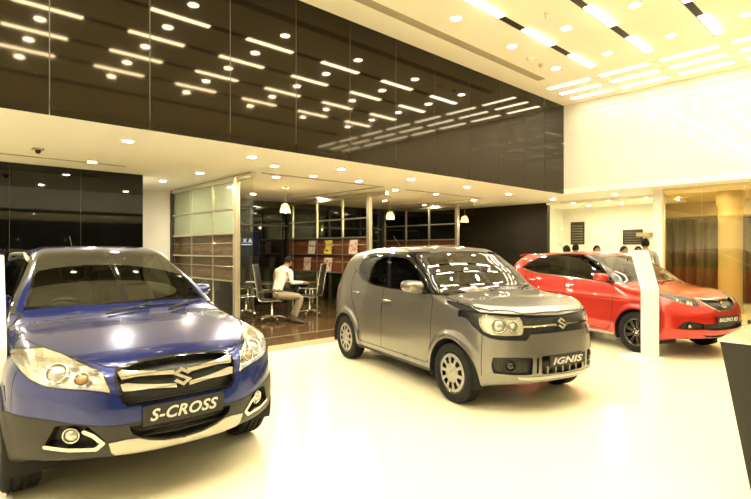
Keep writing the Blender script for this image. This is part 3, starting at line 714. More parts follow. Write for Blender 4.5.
# ---- grey compact -----------------------------------------------------------
def build_ignis():
    D=IGNIS; root,S,K=base_car('car','grey boxy compact hatchback with silver wheel covers, plate reading IGNIS',D,POSE['ignis'],'grey',dict(xr=-1.2,xf=1.25,zc=.62,nst=120,ncap_f=100,ncap_r=45,nth=190),(.815,.185,.213,'cover'),.352)
    ax,wr=D['axle'],D['wheel_r']; F=frontmask(1.3)
    surround=[(0,.915),(.30,.928),(.46,.938),(.62,.948),(.79,.955),(.80,.90),(.785,.82),(.745,.745),(.70,.712),(.64,.700),(.438,.697),(.418,.710),(.392,.748),(.37,.753),(0,.755)]
    K.region('band',poly_front(surround),mask=F)
    hl=[(.715,.918),(.60,.915),(.47,.905),(.458,.87),(.462,.79),(.478,.762),(.60,.755),(.685,.757),(.722,.78),(.738,.83),(.735,.89)]
    K.region('lamp',poly_front(hl,.012),only=('band',),mask=F)
    K.region('bar',poly_front([(.445,.832),(.445,.818),(.10,.822),(.065,.812),(.065,.836),(.10,.838)]),only=('band',),mask=F)
    fogb=[(.690,.535),(.70,.46),(.685,.385),(.55,.378),(.40,.378),(.385,.385),(.382,.53),(.40,.54),(.55,.545)]
    K.region('fog',poly_front(fogb,.0),mask=F)
    intake=[(0,.546),(.275,.546),(.288,.53),(.285,.39),(.27,.372),(0,.365)]
    K.region('intake',poly_front(intake),mask=F)
    K.region('slit',poly_front([(.322,.53),(.338,.53),(.338,.39),(.322,.39)],.004),mask=F)
    K.region('lip',poly_front([(0,.352),(.40,.355),(.52,.362),(.50,.335),(.40,.326),(0,.322)]),mask=F)
    vent=[(1.08,1.030),(1.20,1.024),(1.44,1.002),(1.555,.952),(1.53,.928),(1.40,.948),(1.22,.975),(1.10,1.004)]
    K.region('vent',poly_side(vent),mask=sidemask(1.0,1.7,.45))
    ws=[(0,1.138),(.4,1.132),(.60,1.118),(.70,1.098),(.69,1.15),(.605,1.44),(.57,1.492),(.45,1.520),(.25,1.535),(0,1.540)]
    K.region('frit',poly_front(ws),mask=lambda x,y,z:(x>0)&(x<1.2)&(z>1.07)); K.region('glass',poly_front(ws,-.022),only=('frit',),mask=frontmask(0))
    fw=[(-.05,1.093),(.63,1.09),(.60,1.15),(.50,1.30),(.42,1.40),(.36,1.455),(.31,1.482),(.15,1.487),(-.16,1.487)]; rw=[(-.135,1.098),(-.235,1.487),(-.55,1.482),(-.68,1.468),(-.79,1.42),(-.905,1.34),(-.91,1.27),(-.80,1.175),(-.68,1.135),(-.45,1.112)]
    allw=[(-.10,1.075),(.70,1.07),(1.02,1.068),(1.03,1.10),(.84,1.22),(.62,1.38),(.50,1.48),(.42,1.525),(.30,1.535),(-.55,1.515),(-.75,1.50),(-.87,1.42),(-.96,1.34),(-.955,1.255),(-.84,1.155),(-.70,1.115),(-.45,1.088)]
    mk=sidemask(-1.5,1.15,.45); K.region('wtrim',poly_side(allw),mask=mk)
    K.region('fwin',poly_side(fw),only=('wtrim',),mask=mk); K.region('rwin',poly_side(rw),only=('wtrim',),mask=mk)
    for dx in (0,.07,.14): K.region('gap',poly_side([(-1.16+dx*-1,1.36-dx*.6),(-1.13-dx,1.375-dx*.6),(-1.01-dx,1.16-dx*.5),(-1.04-dx,1.15-dx*.5)]),mask=sidemask(-1.6,-.9,.5)) if False else None
    bonnet=[(1.06,-.01),(1.06,.40),(1.02,.735),(1.3,.755),(1.50,.735),(1.62,.66),(1.80,.42),(1.83,.30),(1.85,-.01)]
    fb=poly_top(bonnet); mkb=lambda x,y,z:(z>.90)&(x>.85)
    K.region('gap',band(fb,.0045),mask=mkb); K.region('bonnet',fb,mask=mkb)
    K.region('bumper',lambda x,y,z:-(x-1.60),mask=lambda x,y,z:(z<.95)&(x>1.3)); K.region('gap',lambda x,y,z: np.abs(x-1.60)-.003,only=('body','bumper'),mask=lambda x,y,z:(z<.76)&(x>1.3)&(z>.35))
    K.region('rear_bumper_black',poly_side([(-1.9,.2),(-1.40,.2),(-1.585,.33),(-1.60,.45),(-1.60,.62),(-1.72,.72),(-1.9,.72)]),mask=lambda x,y,z:x<-1.3)
    K.region('sillstrip',lambda x,y,z: z-.262,mask=sidemask(-.86,.86,.5))
    door(K,root,S,'front_door','fdoor',[(-.205,.35),(.74,.35),(.80,.42),(.815,1.0),(.76,1.07),(-.185,1.07)],'grey',0,0)
    door(K,root,S,'rear_door','rdoor',[(-.215,.35),(-.195,1.07),(-.55,1.085),(-.72,1.105),(-.86,1.15),(-1.03,1.24),(-1.09,1.05),(-1.02,.88),(-.90,.72),(-.80,.52),(-.78,.35)],'grey',0,0)
    finish_car(root,S,K,D,'grey')
    reg_obj(K,'bonnet',['bonnet'],[CM['grey']],root); reg_obj(K,'front_bumper',['bumper'],[CM['grey']],root); reg_obj(K,'rear_bumper',['rear_bumper_black'],[CM['black']],root); reg_obj(K,'sill_strip',['sillstrip'],[CM['black']],root)
    gr=reg_recess(K,'grille','band',CM['mesh'],root,.028)
    for sd in (1,-1): reg_solid(K,'grille_bar','bar',CM['chrome'],gr,.004,-.03,sd)
    emblem(gr,S,(0,.835),.115)
    it=reg_recess(K,'air_intake','intake',CM['mesh'],root,.05)
    for yy in (-.20,-.10,0,.10,.20): b=MB(); b.box(nose_x(S,yy,.42)-.045,nose_x(S,yy,.42)-.012,yy-.005,yy+.005,.372,.44); b.build('intake_slat',CM['satin'],it)
    for sd in (1,-1):
        f=reg_recess(K,'fog_lamp_bay','fog',CM['mesh'],root,.035,sd); projector(f,S,.575,.458,sd,.044,.034,'gloss','gloss'); reg_recess(K,'bumper_slit','slit',CM['gap'],root,.02,sd)
        reg_recess(K,'bonnet_vent','vent',CM['gap'],root,.012,sd)
    reg_solid(K,'bumper_lip','lip',CM['satin'],root,.008,-.02)
    H=lamp(K,root,'lamp',.06)
    for sd in (1,-1): projector(H[sd],S,.635,.835,sd,.058,.050); projector(H[sd],S,.525,.835,sd,.038,.050)
    plate(root,S,.492,.25,.105,'IGNIS',.1,0,.016,.03,y0=.03)
    reg_obj(K,'windscreen',['glass','frit'],[CM['screen'],CM['gloss']],root)
    for sd in (1,-1):
        w=reg_obj(K,'window_surround',['wtrim'],[CM['gloss']],root,sd); reg_obj(K,'front_side_window',['fwin'],[CM['tint']],w,sd); reg_obj(K,'rear_side_window',['rwin'],[CM['tint']],w,sd)
        mirror(root,S,.66 if sd<0 else .46,1.15,sd,'grey',1.06 if sd<0 else .9,.215 if sd<0 else .10,True)
    doors_build(K,root,S,'front_door','fdoor','grey',-.10,.925,'grey'); doors_build(K,root,S,'rear_door','rdoor','grey',-.93,.965,'grey')
    interior(root,S,dict(dash_x=.66,dash_z=1.02,w=.62,seat_x=-.30,floor=.36,mirror=(.38,1.42)))
    wiper(root,S,(1.02,-.16),(.93,.46)); wiper(root,S,(1.02,.32),(.88,.64)); antenna(root,-.05+.0,top_z(S,-.05,0)) if False else antenna(root,-1.0,top_z(S,-1.0,0),.30)
    return root
# ---- red hatchback ----------------------------------------------------------
def build_baleno():
    D=BALENO; root,S,K=base_car('car','red hatchback with dark alloy wheels beside the white information stand',D,POSE['baleno'],'red',dict(xr=-1.35,xf=1.3,zc=.58,nst=120,ncap_f=90,ncap_r=45,nth=180),(.850,.195,.208,'dark'),.355)
    ax,wr=D['axle'],D['wheel_r']; F=frontmask(1.35)
    grille=[(0,.822),(.20,.826),(.36,.842),(.33,.790),(.26,.745),(.15,.695),(.11,.690),(0,.690)]
    K.region('trim',poly_front(grille,.020),mask=F); K.region('grille',poly_front(grille),only=('trim',),mask=F)
    hl=[(.425,.745),(.40,.79),(.42,.835),(.47,.868),(.56,.905),(.66,.935),(.76,.95),(.80,.93),(.75,.865),(.70,.825),(.62,.785),(.52,.757)]
    K.region('lamp',poly_front(hl),mask=frontmask(1.35))
    K.region('fog',poly_front([(.735,.44),(.66,.535),(.60,.548),(.43,.508),(.42,.43),(.60,.425)]),mask=F)
    K.region('intake',poly_front([(0,.508),(.42,.505),(.43,.43),(.30,.418),(0,.412)]),mask=F)
    K.region('lip',poly_front([(0,.345),(.36,.345),(.46,.362),(.38,.318),(0,.312)]),mask=F)
    ws=[(0,1.062),(.4,1.055),(.60,1.04),(.70,1.02),(.685,1.07),(.60,1.36),(.56,1.415),(.45,1.435),(.25,1.450),(0,1.455)]
    K.region('frit',poly_front(ws),mask=lambda x,y,z:(x>0)&(x<1.35)&(z>1.0)); K.region('glass',poly_front(ws,-.022),only=('frit',),mask=frontmask(0))
    fw=[(-.115,1.09),(.45,1.057),(.80,1.055),(.78,1.085),(.50,1.28),(.28,1.405),(.12,1.448),(-.20,1.455)]; rw=[(-.215,1.10),(-.30,1.455),(-.65,1.445),(-.94,1.40),(-1.15,1.32),(-1.34,1.215),(-1.30,1.185),(-.9,1.13)]
    allw=[(-.10,1.068),(.50,1.033),(.95,1.02),(.90,1.06),(.54,1.295),(.30,1.43),(.14,1.472),(-.25,1.48),(-.66,1.468),(-.96,1.422),(-1.17,1.34),(-1.39,1.22),(-1.33,1.165),(-.9,1.106)]
    mk=sidemask(-1.6,1.1,.42); K.region('wtrim',poly_side(allw),mask=mk)
    K.region('fwin',poly_side(fw),only=('wtrim',),mask=mk); K.region('rwin',poly_side(rw),only=('wtrim',),mask=mk)
    K.region('belt',lambda x,y,z: line_dist([(.93,1.022),(.50,1.036),(-.10,1.073),(-.9,1.111),(-1.30,1.170)],x,z)-.009,only=('body','wtrim'),mask=mk)
    bonnet=[(1.17,-.01),(1.16,.40),(1.08,.70),(1.4,.70),(1.66,.55),(1.86,.43),(1.93,.36),(1.965,-.01)]
    fb=poly_top(bonnet); mkb=lambda x,y,z:(z>.78)&(x>.9)
    K.region('gap',band(fb,.0045),mask=mkb); K.region('bonnet',fb,mask=mkb)
    K.region('bumper',lambda x,y,z:-(x-1.66),mask=lambda x,y,z:(z<.84)&(x>1.3)); K.region('gap',lambda x,y,z: np.abs(x-1.66)-.003,only=('body','bumper'),mask=lambda x,y,z:(z<.76)&(x>1.3)&(z>.35))
    K.region('sillstrip',lambda x,y,z: z-.245,mask=sidemask(-.86,.86,.5))
    door(K,root,S,'front_door','fdoor',[(-.17,.33),(.72,.31),(.80,.42),(.83,.94),(.74,1.0),(-.15,1.06)],'red',0,0)
    door(K,root,S,'rear_door','rdoor',[(-.18,.33),(-.16,1.065),(-.9,1.105),(-1.18,1.13),(-1.20,.95),(-1.02,.74),(-.88,.55),(-.84,.33)],'red',0,0)
    finish_car(root,S,K,D,'red')
    reg_obj(K,'bonnet',['bonnet'],[CM['red']],root); reg_obj(K,'front_bumper',['bumper'],[CM['red']],root); reg_obj(K,'sill_strip',['sillstrip'],[CM['satin']],root)
    gr=reg_recess(K,'grille','grille',CM['mesh'],root,.03); reg_solid(K,'grille_trim','trim',CM['chrome'],gr,.006,-.03); emblem(gr,S,(0,.758),.12)
    reg_recess(K,'air_intake','intake',CM['mesh'],root,.05); reg_recess(K,'bumper_lip','lip',CM['black'],root,.02)
    for sd in (1,-1):
        f=reg_recess(K,'fog_lamp_bay','fog',CM['black'],root,.035,sd); projector(f,S,.60,.475,sd,.030,.03,'gloss')
    H=lamp(K,root,'lamp',.06,'bowldark')
    for sd in (1,-1): projector(H[sd],S,.52,.81,sd,.036,.05); projector(H[sd],S,.62,.85,sd,.030,.052,'gloss')
    plate(root,S,.560,.25,.112,'BALENO RS',.1,0,.014,.02)
    reg_obj(K,'windscreen',['glass','frit'],[CM['screen'],CM['gloss']],root)
    for sd in (1,-1):
        w=reg_obj(K,'window_surround',['wtrim'],[CM['gloss']],root,sd); reg_obj(K,'front_side_window',['fwin'],[CM['tint']],w,sd); reg_obj(K,'rear_side_window',['rwin'],[CM['tint']],w,sd)
        reg_solid(K,'belt_strip','belt',CM['chrome'],root,.003,-.01,sd)
        mirror(root,S,.71 if sd<0 else .48,1.115,sd,'red',1.0 if sd<0 else .9,.21 if sd<0 else .10)
    doors_build(K,root,S,'front_door','fdoor','red',-.07,.945,'chrome'); doors_build(K,root,S,'rear_door','rdoor','red',-1.03,.985,'chrome')
    sp=MB(); pr=[(-1.46,top_z(S,-1.46,0)-.01),(-1.46,top_z(S,-1.46,0)+.004),(-1.72,1.445),(-1.73,1.425)]; sp.prism(pr,-.50,.50,0,axis='y'); sp.build('roof_spoiler',CM['red'],root,.006)
    interior(root,S,dict(dash_x=.72,dash_z=.94,w=.64,seat_x=-.25,floor=.30,mirror=(.42,1.33)))
    wiper(root,S,(1.12,-.16),(1.02,.46)); wiper(root,S,(1.12,.32),(.95,.64)); antenna(root,-.95,top_z(S,-.95,0),.28)
    return root
blue_car=build_scross(); grey_car=build_ignis(); red_car=build_baleno()
# ---------------------------------------------------------------- the showroom
WARM=(1.0,.83,.54); WARM2=(1.0,.86,.60)
ZC,ZS=5.10,2.93; YF=6.0; XR=11.84
RM=dict(
 white=mat('white_paint',(.88,.87,.82),.55,noise=(2,.03)),
 ceil=mat('ceiling_paint',(.93,.905,.80),.8,noise=(1.5,.02)),
 gloss=mat('white_gloss_panel',(.76,.73,.62),.06,0,.5),
 facade=mat('bronze_glass_panel',(.007,.0055,.003),.05,0,.36),
 seam=mat('panel_joint',(.10,.085,.055),.5),
 black=mat('black_glass_panel',(.003,.003,.0025),.03,0,.45),
 darkwall=mat('dark_brown_panel',(.018,.014,.010),.42,0,.25,noise=(1.2,.35)),
 tile=None,
 steel=mat('brushed_steel',(.72,.66,.52),.28,.9,noise=(30,.08,(1,1,.05))),
 chrome=mat('polished_chrome',(.85,.82,.76),.08,1),
 dl=emitter('downlight_glow',(1,.87,.60),255),
 slot=emitter('slot_lamp_glow',(1,.88,.64),18),
 strip=emitter('strip_lamp_glow',(1,.88,.64),5.5),
 bulb=emitter('bulb_glow',(1,.80,.45),9),
 slotblack=mat('slot_recess',(.02,.018,.014),.6),
 slotgrey=mat('diffuser_grey',(.42,.37,.27),.6),
 wood=None,wood2=None,
 glassA=glass('partition_glass',(.86,.90,.82),1.5,k=.7),
 frost=glass('frosted_glass',(.80,.88,.74),1.5,0,(.62,.68,.55),.45),
 gold=glass('bronze_tinted_glass',(.93,.87,.68),1.5),
 clear=glass('clear_glass',(.95,.95,.90),1.3,k=.45),
 mesh=mat('chair_mesh',(.010,.010,.010),.7,noise=(200,.4)),
 paper=mat('paper_white',(.86,.84,.76),.6),
 boardm=mat('notice_board_black',(.035,.03,.022),.25),
)
def wood(name,c0,c1,scale,rough,ax):
    m=mat(name,c0,rough,0,.5); nt=m.node_tree; b=nt.nodes['Principled BSDF']; tc=nt.nodes.new('ShaderNodeTexCoord'); mp=nt.nodes.new('ShaderNodeMapping'); mp.inputs['Scale'].default_value=ax
    n=nt.nodes.new('ShaderNodeTexNoise'); n.inputs['Scale'].default_value=scale; n.inputs['Detail'].default_value=6; n.inputs['Distortion'].default_value=.6
    rp=nt.nodes.new('ShaderNodeValToRGB'); rp.color_ramp.elements[0].position=.35; rp.color_ramp.elements[0].color=(*c0,1); rp.color_ramp.elements[1].position=.68; rp.color_ramp.elements[1].color=(*c1,1)
    nt.links.new(tc.outputs['Object'],mp.inputs['Vector']); nt.links.new(mp.outputs['Vector'],n.inputs['Vector']); nt.links.new(n.outputs['Fac'],rp.inputs['Fac']); nt.links.new(rp.outputs['Color'],b.inputs['Base Color']); return m
RM['wood']=wood('walnut_grey',(.10,.065,.036),(.21,.145,.085),3,.4,(1,1,14)); RM['wood2']=wood('mahogany',(.11,.036,.013),(.21,.072,.026),3,.35,(1,1,14))
def tilemat(name,col,tile,rough,line=.0025,linecol=(.6,.55,.42),mott=.03,bumps=0,woodish=False):
    m=mat(name,col,rough,0,.5); nt=m.node_tree; b=nt.nodes['Principled BSDF']; tc=nt.nodes.new('ShaderNodeTexCoord')
    br=nt.nodes.new('ShaderNodeTexBrick'); br.offset=.0 if not woodish else .5; br.inputs['Scale'].default_value=1; br.inputs['Mortar Size'].default_value=line; br.inputs['Brick Width'].default_value=tile[0]; br.inputs['Row Height'].default_value=tile[1]
    br.inputs['Color1'].default_value=(*[c*(1-mott) for c in col],1); br.inputs['Color2'].default_value=(*[min(1,c*(1+mott)) for c in col],1); br.inputs['Mortar'].default_value=(*linecol,1)
    nt.links.new(tc.outputs['Object'],br.inputs['Vector']); nt.links.new(br.outputs['Color'],b.inputs['Base Color']); return m
RM['tile']=tilemat('ivory_floor_tile',(.82,.765,.54),(.8,.8),.22,.0015,(.77,.73,.55),.012)
RM['tan']=tilemat('tan_floor_tile',(.42,.33,.20),(.6,.6),.12,.002,(.34,.26,.15),.06)
RM['browntile']=tilemat('brown_floor_tile',(.075,.043,.020),(1.2,.6),.10,.003,(.04,.025,.012),.25)
def slab(name,x0,x1,y0,y1,z0,z1,m,parent=None): return MB().box(x0,x1,y0,y1,z0,z1).build(name,m,parent)
# floor
structure(slab('floor',-5,24,-9,6.72,-.12,0,RM['tile']))
structure(slab('floor_side',13.9,24,6.72,13,-.12,0,RM['tile'])); structure(slab('floor_left',-5,1.2,6.72,13,-.12,0,RM['tile']))
structure(slab('floor_border',1.2,13.9,6.72,7.15,-.12,0,RM['tan']))
structure(slab('floor_office',1.2,13.9,7.15,13,-.12,0,RM['browntile'])); structure(slab('trim_floor',1.2,13.9,7.78,7.83,-.02,.004,RM['seam']))
# ceilings
structure(slab('ceiling',-5,XR,-2.75,YF,ZC,ZC+.2,RM['ceil']))
structure(slab('ceiling_soffit',-5,13.9,YF+.03,13,ZS,ZS+.12,RM['ceil'])); structure(slab('ceiling_soffit_right',XR+.0,13.9,-9,YF+.03,ZS,ZS+.12,RM['ceil'])); structure(slab('ceiling_soffit_front',-5,XR,-9,-2.75,ZS,ZS+.12,RM['ceil']))
# fascia walls round the high ceiling
structure(slab('wall_right_upper',XR,XR+.12,-2.75,YF+.1,ZS+.12,ZC+.1,RM['gloss'])); structure(slab('wall_front_upper',-5,XR,-2.87,-2.75,ZS,ZC+.1,RM['white']))
structure(slab('wall_left',-5.12,-5,-9,13,0,ZC,RM['white']))
fw=structure(slab('wall_facade',-5,XR,YF+.004,YF+.12,ZS+.12,ZC+.1,RM['seam']))
xs=[-5,-3.9,-2.9,-1.9,-.95,.05,1.03,2.01,3.0,4.0,4.99,5.99,6.99,8.02,9.0,10.05,10.9,XR]
for a,c in zip(xs[:-1],xs[1:]): MB().box(a+.005,c-.005,YF,YF+.03,ZS,ZC).build('panel',RM['facade'],fw)
RM['facade'].node_tree.nodes['Principled BSDF'].inputs['Specular Tint'].default_value=(1,.84,.60,1)
# black glass wall at the left, under the soffit
bw=structure(slab('wall_black',-5,3.13,9.713,9.86,0,ZS,RM['seam']))
xs=[-5,-3.75,-2.77,-1.8,-.83,.15,1.13,2.12,3.13]
for a,c in zip(xs[:-1],xs[1:]): MB().box(a+.0025,c-.0025,9.71,9.74,0,ZS).build('panel',RM['black'],bw)
structure(slab('wall_white_column',3.02,3.13,9.86,12.2,0,ZS,RM['white'])); structure(slab('wall_white_back',3.0,4.55,12.2,12.32,0,ZS,RM['white']))
structure(slab('wall_office_back',4.55,13.9,12.6,12.72,0,ZS,RM['black']))
structure(slab('wall_dark',13.70,13.85,7.45,12.6,0,ZS,RM['darkwall']))
# glazed front behind the camera (night outside)
gf=structure(slab('wall_front_glazing',-5,13.9,-9.1,-9.0,0,ZS,RM['black']))
# white glazed room at the right
structure(slab('wall_room_back',16.4,16.52,5.44,8.6,0,ZS,RM['white'])); structure(slab('wall_room_side',13.85,16.4,8.35,8.47,0,ZS,RM['white'])); structure(slab('ceiling_room',13.9,16.4,4.6,8.6,ZS,ZS+.12,RM['ceil'])); structure(MB().prism([(13.66,4.40),(16.52,5.36),(17.7,5.75),(17.7,5.65),(16.52,5.26),(13.66,4.30)],0,3.0).build('wall_room_inner',RM['white']))
w2=structure(slab('window_1',13.66,13.675,4.5,6.0,.02,2.86,RM['clear'])); structure(slab('window_2',13.66,13.675,6.01,7.44,.02,2.86,RM['clear'])); structure(slab('trim_window_head',13.62,13.72,4.5,7.44,2.86,ZS,RM['white']))
structure(MB().prism([(12.45,3.98),(12.45,4.17),(13.66,4.50),(13.66,4.30)],0,ZS).build('wall_column',RM['white']))
# bronze glazing and the hall seen through it
for i,(a,c) in enumerate(((3.23,3.97),(2.47,3.22),(1.2,2.46),(-.2,1.19),(-1.7,-.21),(-3.2,-1.71))):
    structure(slab('window_%d'%(i+3),12.50,12.515,a,c,.06,ZS-.04,RM['gold']))
structure(slab('trim_glazing_head',12.47,12.54,-9,3.98,ZS-.04,ZS,RM['steel'])); structure(slab('trim_glazing_foot',12.48,12.535,-9,3.98,0,.06,RM['steel']))
for y in (2.54,2.385,1.1): 
    b=MB(); b.box(12.46,12.55,y-.026,y+.026,.05,.13,0,bev=.008); tag(b.build('patch_fitting',RM['slotblack']),'small black patch fitting at the foot of the bronze glazing','fitting','patch fittings on the bronze glazing')
gold_wall=mat('gold_paint',(.55,.45,.25),.5); RM['goldw']=gold_wall
structure(slab('ceiling_hall',12.60,24,-9,7,3.0,3.1,mat('hall_ceiling_paint',(.80,.66,.36),.7)))
structure(slab('wall_hall_back',21.0,21.2,-9,7,0,3.0,gold_wall))
# ---------------------------------------------------------------- light fittings
def downlight(x,y,z,m,label,group,r=.065,e=True):
    t=MB(); t.lathe([(r+.022,0),(r+.02,-.006),(r+.002,-.008),(r,.0),(r*.95,.03)],0,24,mx=Matrix.Translation((x,y,z))); o=t.build('downlight',RM['white'])
    tag(o,label,'ceiling light',group); d=MB(); d.lathe([(0,-.002),(r,-.002)],0,20,sm=False,mx=Matrix.Translation((x,y,z))); q=d.build('lamp_face',m,o); return o
RM['dlroom']=emitter('downlight_glow_room',(1,.87,.60),130)
RM['dlhall']=emitter('downlight_glow_hall',(1,.84,.52),250)
RM['dlhi']=emitter('downlight_glow_high',(1,.88,.64),62)
for yi,y in enumerate((4.85,3.86,2.82,1.80,.78)):
    for x in (-3.2,-1.65,-.1,1.45,3.0,4.55,6.14,7.70,9.25):
        downlight(x,y,ZC,RM['dlhi'],'round recessed downlight in the high ceiling between the lamp slots','downlights in the high ceiling',.075)
def slot_fixture(x,y,L=.92):
    t=MB(); t.box(x,x+L,y-.055,y+.055,ZC-.001,ZC+.0005); o=t.build('slot_lamp',RM['slotblack']); return o
for y,lab in ((4.35,'nearest the bronze panels'),(3.33,'second from the bronze panels'),(2.28,'third from the bronze panels'),(1.25,'fourth')):
    t=MB(); t.box(-4.5,9.75,y-.052,y+.06,ZC-.006,ZC); 
    o=t.build('lamp_slot',RM['slotblack'])
    tag(o,{'nearest the bronze panels':'long dark ceiling slot with lamp boxes, nearest the bronze glass panels','second from the bronze panels':'long dark ceiling slot with lamp boxes, second from the bronze panels','third from the bronze panels':'long dark ceiling slot with lamp boxes, third from the bronze panels'}.get(lab,'long dark ceiling slot seen only mirrored in the bronze panels'),'ceiling light',None)
    x=8.79-1.553*8
    while x<9.8:
        q=MB(); q.box(x,x+.90,y-.062,y+.035,ZC-.014,ZC-.006); q.build('lamp_box',RM['slot'],o); x+=1.553
for x,lab in ((10.32,'long white strip light across the ceiling, farthest of three from the white wall'),(10.86,'long white strip light across the ceiling, middle of the three rows'),(11.40,'long white strip light across the ceiling, nearest of three to the white wall')):
    t=MB(); t.box(x-.075,x+.075,-2.2,5.6,ZC-.004,ZC); o=tag(t.build('strip_light',RM['ceil']),lab,'ceiling light')
    y=5.58
    while y>-2.1: q=MB(); q.box(x-.06,x+.06,y-.90,y,ZC-.010,ZC-.004); q.build('lamp_box',RM['strip'],o); y-=1.13
def fl0(px,py):
    t=math.atan2(547.5,504.0); dd=(ZS-1.56)*504/(249.5-py); l=(px-375.5)/504*dd; return dd*math.cos(t)+l*math.sin(t), dd*math.sin(t)-l*math.cos(t)
def diffuser(x0,x1,y0,y1,z,label,m='slotgrey',grp=None):
    t=MB(); t.box(x0,x1,y0,y1,z-.006,z); o=t.build('air_diffuser',RM[m]); n=MB()
    if x1-x0>y1-y0:
        for k in range(1,4): yy=y0+(y1-y0)*k/4; n.box(x0+.02,x1-.02,yy-.004,yy+.004,z-.010,z-.006)
    else:
        for k in range(1,4): xx=x0+(x1-x0)*k/4; n.box(xx-.004,xx+.004,y0+.02,y1-.02,z-.010,z-.006)
    n.build('blade',RM['slotgrey'],o); return tag(o,label,'air vent',grp)
diffuser(-4,9.66,5.30,5.47,ZC,'long grey linear air diffuser in the high ceiling beside the bronze panels'); diffuser(-4,9.66,-.32,-.12,ZC,'long dark air diffuser in the high ceiling, mirrored in the bronze panels','slotblack')
SOFFIT=[(2.01,6.8),(3.71,6.73),(2.08,8.81),(3.8,8.77),(3.7,10.29),(4.38,7.21),(5.07,8.28),(5.51,7.7),(5.38,6.71),(6.6,7.66),(6.05,9.5),(7.15,6.75),(8.19,8.23),(8.96,6.77),(9.52,8.14),(9.74,10.19),(10.85,6.92),(11.45,8.42),(12.8,6.8),(11.61,10.4),(.3,6.8),(.3,8.8),(-1.5,6.8),(-1.5,8.8),(8.0,10.9),(6.2,11.2),(12.9,5.2),(12.2,2.0),(12.2,.2),(-3.2,6.8)]
for x,y in SOFFIT: downlight(x,y,ZS,RM['dl'],'round recessed downlight in the low ceiling beyond the bronze panels','downlights in the low ceiling',.06)
for x in (1,3.5,6,8.5,11):
    for y in (-4,-6.5): downlight(x,y,ZS,RM['dl'],'recessed downlight in the entrance ceiling, seen only as a reflection','downlights in the entrance ceiling',.06)
for x,y in ((14.4,7.0),(14.4,6.0),(14.4,5.0),(15.4,7.0),(15.4,6.0),(15.4,5.0)): downlight(x,y,ZS,RM['dlroom'],'recessed downlight inside the white glazed room','downlights in the white glazed room',.06)
diffuser(.2,2.6,8.86,8.92,ZS,'thin dark air slot in the low ceiling in front of the black wall','slotgrey')
# stepped slots around the office bay ceilings
def slotline(x0,x1,y0,y1,label): 
    return diffuser(x0,x1,y0,y1,ZS,label,'slotgrey')
slotline(4.6,7.6,7.95,8.03,'thin air slot in the low ceiling above the office bay with the seated man'); slotline(7.50,7.58,8.1,11.5,'thin air slot in the low ceiling running back past the hanging lamp')
slotline(8.3,11.2,7.95,8.03,'thin air slot in the low ceiling above the middle office bay'); slotline(11.2,11.28,8.1,11.5,'thin air slot in the low ceiling running back by the far bay')
b=MB(); b.lathe([(0,-.05),(.05,-.045),(.065,-.02),(.07,0)],0,20,mx=Matrix.Translation((8.41,4.92,ZC))); tag(b.build('smoke_detector',RM['white']),'round white smoke detector on the high ceiling near the downlights','smoke detector')
b=MB(); b.lathe([(0,-.06),(.022,-.055),(.03,-.02),(.045,0)],0,16,mx=Matrix.Translation((8.85,4.95,ZC))); tag(b.build('sprinkler',RM['slotgrey']),'small grey sprinkler head on the high ceiling beside the smoke detector','sprinkler')
b=MB(); b.lathe([(0,-.09),(.012,-.085),(.014,-.02),(.035,0)],0,16,mx=Matrix.Translation((6.99,3.82,ZC))); tag(b.build('sprinkler',RM['steel']),'small steel sprinkler head hanging from the high ceiling between two lamp slots','sprinkler')
_x,_y=fl0(38,148.5); b=MB(); b.box(_x-.065,_x+.065,_y-.065,_y+.065,ZS-.02,ZS); b.ball((_x,_y,ZS-.035),(.035,.035,.04),1,14); tag(b.build('ceiling_camera',[RM['slotgrey'],RM['slotblack']]),'small square ceiling camera in the low ceiling above the black wall','camera')
b=MB(); b.ball((4.95,10.6,ZS-.03),(.05,.05,.05),0,14); b.lathe([(.06,0),(.06,-.02),(.05,-.03)],0,16,mx=Matrix.Translation((4.95,10.6,ZS))); tag(b.build('ceiling_camera',RM['slotblack']),'small black dome camera on the low ceiling near the hanging lamp','camera')
def pendant(x,y,zb,label):
    o=thing('pendant_lamp',label,'lamp',(x,y,zb))
    c=MB(); c.lathe([(.055,ZS-zb),(.055,ZS-zb-.02),(.012,ZS-zb-.035)],0,18); c.build('ceiling_rose',RM['steel'],o)
    c=MB(); c.tube([(0,0,.20),(0,0,ZS-zb-.02)],.004,0,6); c.build('cord',RM['steel'],o)
    s=MB(); s.lathe([(.03,.205),(.05,.20),(.075,.175),(.095,.13),(.11,.07),(.115,.02),(.125,.0),(.12,.0),(.107,.02),(.09,.12),(.07,.165),(.03,.19)],0,28); s.build('lamp_shade',glass('pendant_glass_'+str(len(MATS)),(.95,.90,.75),1.5,.05,(.75,.62,.42),.20),o)
    bl=MB(); bl.ball((0,0,.075),(.045,.045,.055),0,14); bl.build('bulb',RM['bulb'],o)
    k=MB(); k.lathe([(.0,.21),(.022,.20),(.026,.15),(.02,.125)],0,14); k.build('lamp_holder',RM['steel'],o)
    L=bpy.data.lights.new('pendant_light','POINT'); L.energy=7; L.color=(1,.78,.45); L.shadow_soft_size=.05; lo=bpy.data.objects.new('pendant_light',L); COL.objects.link(lo); lo.parent=o; lo.location=(0,0,.0)
def at_px0(px,dd): l=(px-375.5)/504*dd; t=math.atan2(547.5,504.0); return dd*math.cos(t)+l*math.sin(t), dd*math.sin(t)-l*math.cos(t)
pendant(6.02-.03,9.41,2.36,'glass dome pendant lamp above the seated man'); pendant(9.09,9.31,2.34,'glass dome pendant lamp above the grey car roof, beside the second steel post'); _px,_py=at_px0(464.6,14.8); pendant(_px,_py,2.36,'glass dome pendant lamp in front of the dark brown wall')
